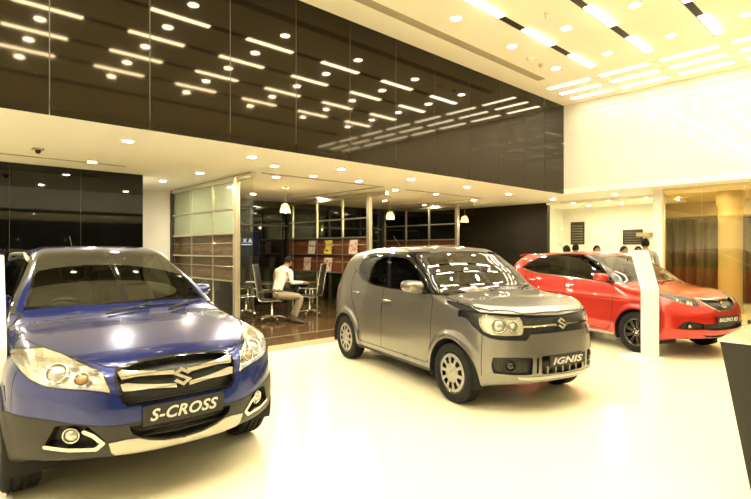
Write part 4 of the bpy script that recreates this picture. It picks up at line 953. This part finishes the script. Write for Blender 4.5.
# ---------------------------------------------------------------- office partitions
ZR=[0,.97,1.24,1.45,1.68,1.86,2.33,2.78]
def partition(X,y0,y1,label,wd,frost,ys,fin):
    o=thing('partition_wall',label,'partition',(X,y0,0)); L=y1-y0
    p=MB(); p.box(-.05,.05,-.05,.05,0,ZS-.02,0,bev=.006); p.build('post',RM['steel'],o)
    h=MB(); h.box(-.04,.04,-fin,L,ZS-.10,ZS-.02); h.build('head_rail',RM['steel'],o)
    for y in ys:
        m=MB(); m.box(-.025,.025,y-.022,y+.022,1.86,ZS-.10); m.build('mullion',RM['steel'],o)
        m=MB(); m.box(-.012,.012,y-.012,y+.012,0,1.86); m.build('mullion',RM['steel'],o)
    for z in (1.86,2.33):
        m=MB(); m.box(-.022,.022,.05,L,z-.016,z+.016); m.build('rail',RM['steel'],o)
    g=MB(); g.box(.0,.012,.05,L,1.876,2.314); g.box(0,.012,.05,L,2.346,ZS-.10); g.build('upper_glass',RM[frost],o)
    g=MB(); g.box(0,.012,.05,L,.03,.95); g.build('lower_glass',RM['glassA'],o)
    w=MB(); w.box(.10,.12,.05,L,.95,1.86); w.box(0,.12,L-.03,L,.95,1.86); w.box(0,.12,.05,.08,.95,1.86); s=w.build('shelf_back',RM[wd],o)
    for z in (.95,1.415,1.84):
        q=MB(); q.box(-.01,.10,.05,L,z,z+.03); q.build('shelf',RM['wood' if wd=='wood' else 'wood2'],o)
    for z in (1.24,1.68):
        q=MB(); q.tube([(-.005,.05,z),(-.005,L,z)],.007,0,6); q.build('rail',RM['steel'],o)
    for z in (.965,1.43):
        q=MB(); q.box(-.018,-.008,.05,L,z-.014,z+.014); q.build('shelf_edge',RM['steel'],o)
    e=MB(); e.box(-.03,.05,L,L+.10,0,ZS-.02); e.build('end_post',RM['slotblack'],o)
    f=MB(); f.box(-.006,.006,-fin,-.05,.02,ZS-.10); f.build('glass_fin',RM['clear'],o)
    return o
partition(4.42,8.60,11.62,'steel framed partition with frosted glass and grey wood shelves, behind the blue car','wood','frost',(.98,2.02),.62)
partition(8.10,9.02,12.5,'steel framed partition with mahogany shelves holding magazines, behind the seated man','wood2','glassA',(1.02,2.12,3.3),.62)
partition(11.90,9.35,12.5,'steel framed glass partition farthest back, behind the grey car roof','wood2','glassA',(1.1,2.1,3.1),.62)
# frames on the dark back glazing
bk=MB()
for x in (5.6,6.9,9.6,10.9): bk.box(x-.03,x+.03,12.55,12.6,0,ZS)
bk.box(4.6,13.7,12.55,12.6,2.22,2.26); bk.box(4.6,13.7,12.55,12.6,ZS-.16,ZS); structure(bk.build('trim_back_glazing',mat('dark_bronze_frame',(.03,.022,.014),.4)))
# lit sign on a screen beyond the first partition
sg=thing('wall_screen','dark screen with a white lettered sign behind the first glass fin','screen',(0,0,0))
bx=MB(); bx.box(6.20,7.12,12.49,12.54,1.36,2.06,0,bev=.006); bx.build('screen_frame',CM['gloss'],sg)
def screen_mat():
    m=bpy.data.materials.new('screen_picture'); m.use_nodes=True; nt=m.node_tree; nt.nodes.clear(); o=nt.nodes.new('ShaderNodeOutputMaterial'); e=nt.nodes.new('ShaderNodeEmission'); tc=nt.nodes.new('ShaderNodeTexCoord')
    n=nt.nodes.new('ShaderNodeTexNoise'); n.inputs['Scale'].default_value=2.2; rp=nt.nodes.new('ShaderNodeValToRGB'); rp.color_ramp.elements[0].position=.42; rp.color_ramp.elements[0].color=(.001,.0013,.002,1); rp.color_ramp.elements[1].position=.72; rp.color_ramp.elements[1].color=(.0032,.0037,.005,1)
    nt.links.new(tc.outputs['Object'],n.inputs['Vector']); nt.links.new(n.outputs['Fac'],rp.inputs['Fac']); nt.links.new(rp.outputs['Color'],e.inputs['Color']); e.inputs['Strength'].default_value=1; nt.links.new(e.outputs[0],o.inputs['Surface']); return m
bx=MB(); bx.box(6.23,7.09,12.484,12.49,1.39,2.03); pic=bx.build('picture',screen_mat(),sg)
V,F,w_,h_=text_mesh('NEXA',1,.01,0,.0,1.5); k=.56/w_; t=MB(); t.add([(6.60+v[0]*k,12.482-v[2]*.1,1.80+v[1]*k) for v in V],F); t.box(6.36,6.86,12.480,12.484,1.685,1.70); t.build('lettering',emitter('sign_white',(.80,.88,1),.45),sg)
# brochures standing in the mahogany shelves
def cover_mat(name,c0,c1,sc):
    m=mat(name,c0,.35); nt=m.node_tree; b=nt.nodes['Principled BSDF']; tc=nt.nodes.new('ShaderNodeTexCoord'); v=nt.nodes.new('ShaderNodeTexNoise'); v.inputs['Scale'].default_value=sc; v.inputs['Detail'].default_value=1
    rp=nt.nodes.new('ShaderNodeValToRGB'); rp.color_ramp.interpolation='CONSTANT'; rp.color_ramp.elements[0].color=(*c0,1); rp.color_ramp.elements[1].position=.52; rp.color_ramp.elements[1].color=(*c1,1)
    e=rp.color_ramp.elements.new(.62); e.color=(.75,.70,.60,1); nt.links.new(tc.outputs['Object'],v.inputs['Vector']); nt.links.new(v.outputs['Fac'],rp.inputs['Fac']); nt.links.new(rp.outputs['Color'],b.inputs['Base Color']); return m
for (yc,z0,c0,c1,lab) in ( (11.62,1.447,(.62,.58,.50),(.40,.30,.28),'pale brochure on the upper mahogany shelf, farthest left of three'),(10.88,1.447,(.80,.58,.05),(.10,.09,.08),'yellow brochure with dark picture on the upper mahogany shelf'),(9.84,1.447,(.80,.70,.62),(.62,.14,.12),'pale brochure with a red ring picture on the upper mahogany shelf, nearest the steel post'),(11.85,.982,(.68,.52,.44),(.35,.16,.12),'pinkish brochure on the lower mahogany shelf above the seated man'),(10.90,.982,(.82,.62,.50),(.30,.12,.09),'orange and white brochure on the lower mahogany shelf behind the empty chair')):
    b=MB(); M=Matrix.Translation((8.135,yc-.17,z0))@Matrix.Rotation(R_(6),4,'Y'); b.box(-.012,.012,-.16,.16,0,.36,0,M); o=b.build('brochure',cover_mat('brochure_cover',c0,c1,9)); tag(o,lab,'brochure','brochures on the mahogany shelves')
    q=MB(); q.box(-.0135,-.012,-.15,.15,.30,.345,0,M); q.box(-.0135,-.012,-.15,.15,.012,.045,0,M); q.build('title_band',mat('title_band',c0,.4),o)
# ---------------------------------------------------------------- office table, chairs
TH=th_=math.atan2(547.5,504.0); RZ=TH-math.pi/2          # local +x runs along the picture's width
def office_chair(name,x,y,rz,label):
    o=thing('office_chair',label,'chair',(x,y,0),rz,'mesh chairs at the office table')
    # star base with castors, faces local +x
    for k in range(5):
        a=2*math.pi*k/5+.3; b=MB(); c,s=math.cos(a),math.sin(a)
        b.tube([(0,0,.115),(.10*c,.10*s,.118),(.22*c,.22*s,.095),(.30*c,.30*s,.075)],[.024,.021,.016,.012],0,8); l=b.build('base_arm',RM['chrome'],o)
        w=MB(); M=Matrix.Translation((.30*c,.30*s,.03))@Matrix.Rotation(a,4,'Z')@Matrix.Rotation(R_(90),4,'X'); w.lathe([(0,-.022),(.026,-.022),(.03,-.012),(.03,.012),(.026,.022),(0,.022)],0,16,mx=M); w.build('castor',CM['black'],l)
    b=MB(); b.lathe([(.028,.09),(.03,.16),(.024,.17),(.022,.28),(.016,.285),(.016,.42),(.06,.425),(.06,.435)],0,18,close=True); b.build('gas_column',RM['chrome'],o)
    b=MB(); b.box(-.13,.13,-.08,.08,.425,.455,0,bev=.008); b.build('tilt_mechanism',CM['black'],o)
    # sling: side profile of seat and back as one bent mesh sheet, chrome side rails
    prof=[(.25,.445),(.22,.465),(.10,.468),(-.10,.455),(-.20,.462),(-.245,.52),(-.265,.62),(-.285,.76),(-.315,.95),(-.365,1.24)]
    prof=spl(prof,4,False)
    V=[];F=[]; n=len(prof)
    for sgn in (-.235,.235):
        for (px,pz) in prof: V.append((px,sgn,pz))
    F=[(i,i+1,n+i+1,n+i) for i in range(n-1)]; sh=MB(); sh.add(V,F,0,True); q=sh.build('seat_and_back',RM['mesh'],o); md=q.modifiers.new('thickness','SOLIDIFY'); md.thickness=.018
    for sgn in (-1,1):
        r=MB(); r.tube([(px,sgn*.245,pz) for px,pz in prof],.013,0,8); r.build('side_rail',RM['chrome'],o)
        a=MB(); a.tube(spl([(.16,sgn*.25,.46),(.19,sgn*.285,.54),(.17,sgn*.30,.64),(.05,sgn*.30,.665),(-.12,sgn*.295,.66),(-.265,sgn*.255,.655)],4,False),.012,0,8); a.box(-.12,.12,sgn*.30-.025,sgn*.30+.025,.672,.69,1,bev=.006); a.build('armrest',[RM['chrome'],CM['black']],o)
    for z,xx in ((.468,.10),(.75,-.284),(1.22,-.36)): c=MB(); c.tube([(xx,-.245,z),(xx,.245,z)],.011,0,8); c.build('cross_bar',RM['chrome'],o)
    return o
def fl(px,py,z=0):   # world point seen at a pixel of the photograph at height z
    d=(z-1.56)*504/(249.5-py); l=(px-375.5)/504*d; return d*math.cos(TH)+l*math.sin(TH), d*math.sin(TH)-l*math.cos(TH)
cx1,cy1=fl(272,321.5); office_chair('a',cx1,cy1,RZ,'chrome and black mesh office chair with the man sitting in it')
cx2,cy2=fl(309.5,315.5); office_chair('b',cx2,cy2,RZ+math.pi*.94,'empty chrome and black mesh office chair right of the seated man, facing him')
cx3,cy3=fl(248,315.5); office_chair('c',cx3-.05,cy3,RZ+R_(25),'chrome and black mesh office chair seen through the glass fin left of the man')
# table behind the man
tx,ty=fl(281,317.5-6); tb=thing('office_table','glass topped office table with chrome legs behind the seated man','table',(tx,ty,0),RZ)
b=MB(); b.box(-.85,.85,-.36,.36,.735,.75,0,bev=.004); b.build('table_top',glass('table_glass',(.62,.66,.58),1.5,0,(.25,.24,.20),.5),tb)
b=MB(); b.box(-.80,.80,-.31,.31,.70,.735); b.build('frame',RM['chrome'],tb)
for sx in (-.76,.76):
    for sy in (-.27,.27): b=MB(); b.tube([(sx,sy,0),(sx,sy,.705)],.022,0,12); b.build('leg',RM['chrome'],tb)
b=MB(); b.box(-.7,.7,.25,.27,.30,.70); b.build('modesty_panel',CM['gloss'],tb)
for i,(dx,dy,rz,lab) in enumerate(((-.70,-.18,.2,'loose white sheets of paper on the table behind the chair back'),(.30,-.20,-.1,'white sheet of paper under the hand of the seated man'))):
    pp=MB(); M=Matrix.Translation((tx,ty,.751))@Matrix.Rotation(RZ,4,'Z')@Matrix.Translation((dx,dy,0))@Matrix.Rotation(rz,4,'Z')
    for k in range(5): pp.box(-.14+.01*k,.16-.008*k,-.105,.105-.01*k,k*.004,k*.004+.0025,0,M)
    tag(pp.build('paper_stack',RM['paper']),lab,'paper')
# ---------------------------------------------------------------- people
def skin_body(name,verts,edges,radii,mats,pick,parent,sub=2,root=0):
    me=bpy.data.meshes.new(name); me.from_pydata([tuple(v) for v in verts],edges,[]); o=bpy.data.objects.new(name,me); COL.objects.link(o)
    sk=o.modifiers.new('Skin','SKIN'); sk.use_smooth_shade=True
    lay=me.skin_vertices[0].data
    for i,r in enumerate(radii):
        lay[i].radius=r if isinstance(r,tuple) else (r,r); lay[i].use_root=(i==root)
    su=o.modifiers.new('Sub','SUBSURF'); su.levels=sub; su.render_levels=sub
    dg=bpy.context.evaluated_depsgraph_get(); dg.update(); ev=o.evaluated_get(dg); m2=bpy.data.meshes.new_from_object(ev); bpy.data.objects.remove(o); bpy.data.meshes.remove(me)
    m2.name=name; q=bpy.data.objects.new(name,m2); COL.objects.link(q); q.parent=parent
    m2.materials.clear()
    for m in mats: m2.materials.append(m)
    for p in m2.polygons: p.use_smooth=True; p.material_index=pick(p.center)
    return q
PM=dict(skin=mat('skin_brown',(.30,.155,.085),.55),hair=mat('black_hair',(.006,.005,.004),.7,0,.15,bump=(150,.4)),shirt=mat('white_shirt',(.78,.74,.62),.8,bump=(25,.25)),trouser=mat('khaki_trousers',(.24,.195,.135),.85,bump=(25,.25)),shoe=mat('brown_leather_shoe',(.045,.028,.018),.35),belt=mat('dark_belt',(.02,.015,.012),.5),
 gshirt=mat('grey_shirt',(.26,.235,.19),.8,bump=(25,.2)),dshirt=mat('dark_shirt',(.05,.05,.06),.8),bshirt=mat('blue_shirt',(.16,.19,.26),.8),dtrouser=mat('dark_trousers',(.04,.038,.035),.8),yshirt=mat('yellow_shirt',(.62,.55,.10),.8))
def head(parent,c,tilt,yaw,mskin,mhair,scale=1.0,roll=0):
    """head with face, ears and hair; local +x looks forward, c is the middle of the head"""
    M=Matrix.Translation(c)@Matrix.Rotation(yaw,4,'Z')@Matrix.Rotation(tilt,4,'Y')@Matrix.Rotation(roll,4,'X')@Matrix.Scale(scale,4)
    b=MB(); n=24;V=[];F=[]; H=18
    for i in range(H+1):
        ph=math.pi*i/H; z=math.cos(ph)*.118; r=math.sin(ph)
        for k in range(n):
            a=2*math.pi*k/n; ca,sa=math.cos(a),math.sin(a)
            jaw=1-.26*max(0,-z/.118)**1.4; x=r*ca*(.098)*jaw+ (.010 if z<0 else 0)*max(0,-z/.118)+(.0); y=r*sa*.076*jaw
            if ca<0 and z<0: x*=1-.35*(-z/.118)
            # eye sockets, brow
            f=max(0,ca); x-= .007*f*bump((z-.012)/.018)*(bump((abs(sa)-.42)/.25)); x+=.003*f*bump((z-.036)/.012)
            x+=.004*f*bump((z+.058)/.010)*bump(sa/.35)
            V.append((x,y,z))
    for i in range(H):
        for k in range(n): F.append((i*n+k,(i+1)*n+k,(i+1)*n+(k+1)%n,i*n+(k+1)%n))
    b.add(V,F,0,True,M)
    b.add([(.090,-.012,-.028),(.090,.012,-.028),(.093,0,.02),(.116,0,-.024),(.100,-.016,-.032),(.100,.016,-.032)],[(0,2,3),(2,1,3),(0,3,4),(1,5,3),(4,3,5),(0,4,5,1)],0,True,M)
    for s in (1,-1): b.ball((-.002,s*.078,-.005),(.020,.010,.032),0,10,M)
    for s in (1,-1): b.ball((.083,s*.030,.012),(.010,.012,.008),1,10,M); b.ball((.091,s*.030,.012),(.003,.005,.005),2,8,M)
    b.ball((.090,0,-.062),(.008,.026,.007),3,10,M)
    for s in (1,-1): b.box(.086,.095,s*.030-.018,s*.030+.018,.034,.041,2,M)
    o=b.build('head',[mskin,CM['white'],mhair,mat('lips',(.22,.09,.06),.5)],parent)
    h=MB(); V=[];F=[]
    for i in range(13):
        ph=math.pi*.62*i/12
        for k in range(n):
            a=2*math.pi*k/n; ca,sa=math.cos(a),math.sin(a); lim=1.0
            # the hairline rises over the face
            p=min(ph, (.30+.32*(1-max(0,ca)**.8))*math.pi) if ca>0 else ph
            z=math.cos(p)*.130; r=math.sin(p); jaw=1-.26*max(0,-z/.118)**1.4
            V.append(((r*ca*.109-.004)*jaw,r*sa*.086*jaw,z))
    for i in range(12):
        for k in range(n): F.append((i*n+k,(i+1)*n+k,(i+1)*n+(k+1)%n,i*n+(k+1)%n))
    h.add(V,F,0,True,M); hr=h.build('hair',mhair,parent); md=hr.modifiers.new('thickness','SOLIDIFY'); md.thickness=.008; md.offset=-1
    return o
def seg_pick(segs):
    """nearest bone decides the cloth"""
    def pick(p):
        best=None
        for a,b,mi in segs:
            ab=b-a; t=max(0,min(1,(p-a).dot(ab)/max(ab.length_squared,1e-9))); d=(p-a-ab*t).length
            if best is None or d<best[0]: best=(d,mi)
        return best[1]
    return pick
def hand(V,E,Rr,wr,dirv,up,side,curl=.5,scale=1.0):
    """palm and five fingers grown from the wrist vertex index wr"""
    d=dirv.normalized(); u=(up-d*up.dot(d)).normalized(); s=d.cross(u)*side; w=V[wr]
    def add(p,r,parent): V.append(p); Rr.append(r); E.append((parent,len(V)-1)); return len(V)-1
    pm=add(w+d*.045*scale,(.036*scale,.018*scale),wr); pe=add(w+d*.085*scale,(.038*scale,.016*scale),pm)
    for k,(off,L) in enumerate(((-.030,.066),(-.010,.078),(.010,.074),(.029,.058))):
        base=w+d*.095*scale+s*off*scale; a=add(base,.0095*scale,pe); p=base; dd=d; last=a
        for j,fr in enumerate((.45,.32,.23)):
            an=curl*(.35+.35*j); dd=(d*math.cos(an)-u*math.sin(an)); p=p+dd*L*fr*scale; last=add(p,(.0088-.0008*j)*scale,last)
    t0=add(w+d*.03*scale-s*.036*scale,.013*scale,pm); t1=add(V[t0]+(d*.7-s*.6-u*.25).normalized()*.034*scale,.011*scale,t0); add(V[t1]+(d*.9-s*.15-u*.3).normalized()*.028*scale,.009*scale,t1)
def person(loc,rz,label,J,cl,hd,shoes=True,extra=None,group=None):
    o=thing('person',label,'person',loc,rz,group); v=Vector
    V=[];E=[];Rr=[]; ix={}
    def P(n,p,r,par=None):
        V.append(v(p)); Rr.append(r); ix[n]=len(V)-1
        if par: E.append((ix[par],ix[n]))
    P('pelvis',J['pelvis'],(.145,.115)); P('waist',J['waist'],(.140,.105),'pelvis'); P('chest',J['chest'],(.165,.115),'waist'); P('upper',J['upper'],(.150,.095),'chest'); P('neck',J['neck'],.060,'upper'); P('skull',J['skull'],.058,'neck')
    for s,S_ in ((1,'L'),(-1,'R')):
        P('sh'+S_,J['sh'+S_],.066,'upper'); P('el'+S_,J['el'+S_],.047,'sh'+S_); P('fa'+S_,tuple(v(J['el'+S_]).lerp(v(J['wr'+S_]),.35)),.044,'el'+S_); P('wr'+S_,J['wr'+S_],(.028,.026),'fa'+S_)
        P('hip'+S_,J['hip'+S_],.098,'pelvis'); P('th'+S_,tuple(v(J['hip'+S_]).lerp(v(J['kn'+S_]),.45)),.086,'hip'+S_); P('kn'+S_,J['kn'+S_],.062,'th'+S_); P('ca'+S_,tuple(v(J['kn'+S_]).lerp(v(J['an'+S_]),.35)),.058,'kn'+S_); P('an'+S_,J['an'+S_],.040,'ca'+S_)
    nb=len(V)
    hd_dir=J.get('hand_dir',{}); 
    for s,S_ in ((1,'L'),(-1,'R')):
        d=hd_dir.get(S_, v(J['wr'+S_])-v(J['el'+S_])); hand(V,E,Rr,ix['wr'+S_],v(d),v(J.get('hand_up',(0,0,1))),s,J.get('curl',.5))
    g=lambda n: V[ix[n]]
    segs=[(g('pelvis'),g('hipL'),1),(g('pelvis'),g('hipR'),1),(g('pelvis')+v((0,0,.02)),g('pelvis'),1),(g('waist'),g('chest'),0),(g('chest'),g('upper'),0),(g('upper'),g('neck').lerp(g('upper'),.45),0),(g('neck'),g('skull'),2)]
    for S_ in 'LR':
        sleeve=J.get('sleeve',.9); wr=g('wr'+S_); el=g('el'+S_); cut=el.lerp(wr,sleeve) if sleeve>0 else g('sh'+S_).lerp(el,.75)
        segs+=[(g('upper'),g('sh'+S_),0),(g('sh'+S_),el if sleeve>0 else cut,0),(g('hip'+S_),g('kn'+S_),1),(g('kn'+S_),g('an'+S_),1)]
        if sleeve>0: segs+=[(el,cut,0),(cut.lerp(wr,.6),wr+(wr-el).normalized()*.15,2)]
        else: segs+=[(cut.lerp(el,.5),wr+(wr-el).normalized()*.15,2)]
    skin_body('body',V,E,Rr,[cl[0],cl[1],PM['skin']],seg_pick(segs),o)
    head(o,J['skull'],hd[0],hd[1],PM['skin'],PM['hair'],hd[2] if len(hd)>2 else 1)
    if shoes:
        for S_ in 'LR':
            a=v(J['an'+S_]); fy=J.get('foot_yaw',{}).get(S_,0); M=Matrix.Translation((a.x,a.y,a.z-J.get('ankle_h',.085)))@Matrix.Rotation(fy,4,'Z')@Matrix.Rotation(J.get('foot_pitch',{}).get(S_,0),4,'Y')
            b=MB(); V2=[];F2=[]; L=[(-.085,.030,.075),(-.075,.040,.095),(-.02,.043,.098),(.05,.042,.078),(.11,.050,.060),(.165,.046,.048),(.195,.028,.036)]; n=12
            for (x,hw,hh) in L:
                for k in range(n):
                    an=2*math.pi*k/n; V2.append((x,hw*math.cos(an),max(0,hh/2+hh/2*math.sin(an)*1.08)))
            for i in range(len(L)-1):
                for k in range(n): F2.append((i*n+k,i*n+(k+1)%n,(i+1)*n+(k+1)%n,(i+1)*n+k))
            F2+= [tuple(range(n))[::-1],tuple((len(L)-1)*n+k for k in range(n))]; b.add(V2,F2,0,True,M); b.build('shoe',PM['shoe'],o)
    return o
# seated man: faces the picture's right (local +x), writing at the table on his far side (local +y)
sm=dict(pelvis=(-.02,0,.575),waist=(.0,.02,.70),chest=(.06,.06,.87),upper=(.10,.10,1.025),neck=(.135,.14,1.12),skull=(.185,.185,1.215),
 shL=(-.06,.20,1.035),elL=(-.16,.37,.835),wrL=(.04,.52,.79),shR=(.265,.00,1.03),elR=(.30,-.03,.80),wrR=(.50,.13,.80),
 hipL=(-.0,.095,.545),knL=(.44,.15,.52),anL=(.27,.10,.115),hipR=(-.0,-.095,.545),knR=(.52,-.08,.515),anR=(.40,-.12,.105),foot_yaw={'L':-.1,'R':-.1},sleeve=.92,curl=.8,ankle_h=.106)
for _k,_v in list(sm.items()):
    if isinstance(_v,tuple): sm[_k]=tuple(q*1.06 for q in _v)
man=person((cx1+.13*math.cos(RZ)+.08*math.sin(RZ),cy1+.13*math.sin(RZ)-.08*math.cos(RZ),0),RZ+R_(-4),'seated man in a white shirt and khaki trousers, bent over the office table',sm,(PM['shirt'],PM['trouser']),(R_(34),R_(55)))
bt=MB(); bt.lathe([(.150,-.018),(.154,0),(.150,.018)],0,24,mx=Matrix.Translation((-.01,0,.66))@Matrix.Scale(.80,4,Vector((1,0,0)))); bt.build('belt',PM['belt'],man)
ST=dict(pelvis=(0,0,.93),waist=(0,0,1.05),chest=(.01,0,1.22),upper=(.0,0,1.38),neck=(.0,0,1.48),skull=(.02,0,1.60),shL=(0,.18,1.40),elL=(-.02,.24,1.12),wrL=(.06,.25,.88),shR=(0,-.18,1.40),elR=(-.02,-.24,1.12),wrR=(.06,-.25,.88),hipL=(0,.09,.90),knL=(.01,.10,.50),anL=(-.02,.10,.09),hipR=(0,-.09,.90),knR=(.01,-.10,.50),anR=(-.02,-.10,.09),sleeve=-1,curl=.5,ankle_h=.09)
def at_px(px,d): l=(px-375.5)/504*d; return d*math.cos(TH)+l*math.sin(TH), d*math.sin(TH)-l*math.cos(TH)
def stand(px,d,ztop,yaw,label,cl,turn=0,grp='people beyond the red car'):
    k=(ztop)/1.728; x,y=at_px(px,d); J={a:(tuple(c*k for c in b) if isinstance(b,tuple) else b) for a,b in ST.items()}; J['ankle_h']=.09*k
    return person((x,y,0),yaw,label,J,cl,(0,turn,1),group=grp)
stand(566.9,12.2,1.66,RZ+R_(100),'person with short black hair behind the red car roof, by its aerial',(PM['dshirt'],PM['dtrouser']))
stand(575.5,12.9,1.71,RZ+R_(60),'dark haired person in a dark shirt below the tall notice board',(PM['dshirt'],PM['dtrouser']))
stand(596.5,12.3,1.66,RZ+R_(-90),'person with rounded black hair standing behind the middle of the red car roof',(PM['bshirt'],PM['dtrouser']))
stand(623.5,12.0,1.64,RZ+R_(-80),'person with black hair below the wide notice board, beside the white information stand',(PM['dshirt'],PM['dtrouser']))
stand(638.0,12.4,1.64,RZ+R_(-110),'person whose brown face shows just above the white information stand',(PM['bshirt'],PM['dtrouser']))
stand(645.5,11.2,1.82,RZ+R_(80),'tall man in a grey shirt seen from behind, next to the white column',(PM['gshirt'],PM['dtrouser']))
# ---------------------------------------------------------------- notice boards in the white room
def board(px0,px1,py0,py1,X,label,rows):
    def onx(px): k=(px-375.5)/504; d=X/(math.cos(TH)+math.sin(TH)*k); return d*(math.sin(TH)-math.cos(TH)*k),d
    ya,da=onx(px0); yb,db=onx(px1); d=(da+db)/2; z1=1.56+(249.5-py0)*d/504; z0=1.56+(249.5-py1)*d/504
    o=thing('notice_board',label,'notice board',(X+.03,(ya+yb)/2,z0)); w=abs(ya-yb)/2; h=z1-z0
    b=MB(); b.box(-.02,.02,-w,w,0,h,0,bev=.005); b.build('panel',RM['boardm'],o)
    for i in range(rows):
        t=MB(); zz=h*(.10+.82*i/(rows)); t.box(-.024,-.02,-w*.8,w*.8,zz,zz+h*.035); t.build('line_strip',mat('board_lines',(.16,.15,.12),.5),o)
    return o
board(570.5,584,222,244.5,16.35,'tall narrow dark notice board on the white wall beyond the red car',7); board(622.5,642.5,229.5,244.5,16.35,'wide dark notice board on the white wall, next to the white column',5)
b=MB(); yy,dd=None,None
sh=tag(MB().box(16.1,16.4,5.50,5.87,1.95,2.07,0,bev=.01).build('wall_shelf',mat('beige_shelf',(.36,.28,.17),.6)),'small beige shelf on the white wall beside the wide notice board','shelf')
# ---------------------------------------------------------------- information stands
def info_stand(x,y,rz,label,w=.34,hb=.99,ht=1.54,lean=.17,dep=.035):
    o=thing('information_stand',label,'stand',(x,y,0),rz)
    # local +x is the reading side, the panel leans back towards -x above the bend
    p=MB(); pr=[(0,.02),(dep,.02),(dep,hb),(dep-lean,ht),(-lean,ht+.004),(0,hb+.008)]
    p.prism([(a,z) for a,z in pr],-w/2,w/2,0,axis='y'); p.build('panel',RM['white'],o,.006)
    b=MB(); b.box(-.36,.10,-w/2-.03,w/2+.03,0,.022,0,bev=.006); b.build('base_plate',RM['white'],o)
    n=Vector((ht-hb,0,lean)).normalized(); 
    c=MB(); a0=Vector((dep,0,hb)); a1=Vector((dep-lean,0,ht)); d=(a1-a0)
    def quad(t0,t1,y0,y1,off,m):
        P=[a0+d*t0+Vector((0,y0,0)),a0+d*t0+Vector((0,y1,0)),a0+d*t1+Vector((0,y1,0)),a0+d*t1+Vector((0,y0,0))]; c.add([q+n*off for q in P]+[q+n*.0005 for q in P],[(0,1,2,3),(0,4,5,1),(1,5,6,2),(2,6,7,3),(3,7,4,0)],m)
    quad(.05,.95,-w/2+.03,w/2-.03,.003,0)
    c.build('printed_sheet',RM['paper'],o)
    c=MB()
    for i in range(9): quad(.80-.075*i,.815-.075*i,-w/2+.06,w/2-.06-.03*(i%3),.004,0)
    quad(.86,.92,-w/2+.06,.02,.004,0)
    c.build('text_lines',mat('pale_grey_print',(.60,.56,.46),.6),o)
    return o
info_stand(7.70,2.635,-1.885,'white information stand with bent back top, in front of the red car')
info_stand(.268,3.90,R_(-93),'white information stand at the edge of the blue car, near its front wheel',.34,.95,1.52,.24)
# ---------------------------------------------------------------- counter at the right
ct=thing('reception_counter','dark tapered counter with a pale glass top, in front of the red car nose','counter',(3.72,.86,0))
b=MB(); hb=.985
V=[(0,0,hb),(1.3,0,hb),(1.3,-2.2,hb),(0,-2.2,hb),(.02,-.17,.0),(1.28,-.17,.0),(1.28,-2.03,.0),(.02,-2.03,.0)]
b.add(V,[(0,1,2,3),(7,6,5,4),(0,4,5,1),(1,5,6,2),(2,6,7,3),(3,7,4,0)],0); b.build('body',mat('dark_brown_laminate',(.008,.0065,.004),.35,noise=(3,.15)),ct)
b=MB(); b.box(-.012,1.32,-2.22,.012,hb,hb+.018,0,bev=.003); b.build('counter_top',mat('pale_glass_top',(.68,.64,.50),.06,0,.5,.6),ct)
# ---------------------------------------------------------------- hall beyond the bronze glass
def curtain():
    V=[];F=[]; n=340
    for i in range(n+1):
        y=5.72-(5.72+6)*i/n; x=17.6+.07*math.sin(i*.75)+.03*math.sin(i*.31)
        V+=[(x,y,.02),(x,y,2.5)]
    for i in range(n): F.append((2*i,2*i+2,2*i+3,2*i+1))
    b=MB(); b.add(V,F,0,True); o=b.build('curtain',mat('olive_curtain',(.10,.078,.045),.7)); md=o.modifiers.new('thickness','SOLIDIFY'); md.thickness=.01
    r=MB(); r.tube([(17.6,5.7,2.53),(17.6,-6,2.53)],.03,0,8); r.build('rail',RM['steel'],o)
    return tag(o,'long dark olive pleated curtain in the hall beyond the bronze glazing','curtain')
curtain()
structure(slab('wall_hall_bulkhead',17.5,17.8,-6,5.72,2.56,3.0,gold_wall))
cl_=thing('column','gold round column standing in the hall beyond the bronze glass','column',(14.9,3.23,0))
b=MB(); b.lathe([(.30,0),(.30,.08),(.26,.12),(.25,.2),(.25,2.35)],0,40); b.build('shaft',mat('gold_cladding',(.50,.42,.26),.4,.2),cl_)
b=MB(); b.lathe([(.25,2.35),(.262,2.36),(.262,2.42),(.25,2.43),(.255,2.6),(.29,2.72),(.30,3.0)],0,40); b.build('capital',gold_wall,cl_)
for x,y in ((14.0,3.6),(15.6,4.6),(16.6,3.6),(14.0,2.2),(16.0,2.0),(14.6,.2),(13.4,2.9)): downlight(x,y,3.0,RM['dlhall'],'recessed warm downlight in the hall ceiling beyond the bronze glazing','downlights in the hall ceiling',.06)
# ---------------------------------------------------------------- light
def area(x,y,z,sx,sy,e,col=WARM2,name='lamp_light'):
    L=bpy.data.lights.new(name,'AREA'); L.shape='RECTANGLE'; L.size=sx; L.size_y=sy; L.energy=e; L.color=col; o=bpy.data.objects.new(name,L); COL.objects.link(o); o.location=(x,y,z); return o
w=bpy.data.worlds.new('showroom_night'); SC.world=w; w.use_nodes=True; w.node_tree.nodes['Background'].inputs[0].default_value=(1,.85,.58,1); w.node_tree.nodes['Background'].inputs[1].default_value=.10
SC.cycles.max_bounces=8; SC.cycles.diffuse_bounces=5; SC.cycles.glossy_bounces=5; SC.cycles.transparent_max_bounces=24; SC.cycles.transmission_bounces=8; SC.cycles.sample_clamp_indirect=8; SC.cycles.blur_glossy=.3; SC.cycles.caustics_reflective=False; SC.cycles.caustics_refractive=False
# ---------------------------------------------------------------- camera and view
cam=bpy.data.cameras.new('camera'); cam.sensor_width=36; cam.lens=504/751*36; cam.clip_end=200
co=bpy.data.objects.new('camera',cam); COL.objects.link(co); SC.camera=co
th_=math.atan2(547.5,504.0); co.location=(0,0,1.56); co.rotation_euler=(R_(90),0,th_-math.pi/2)
SC.view_settings.view_transform='Standard'; SC.view_settings.look='None'; SC.view_settings.exposure=1.85; SC.view_settings.gamma=1; SC.view_settings.use_curve_mapping=False
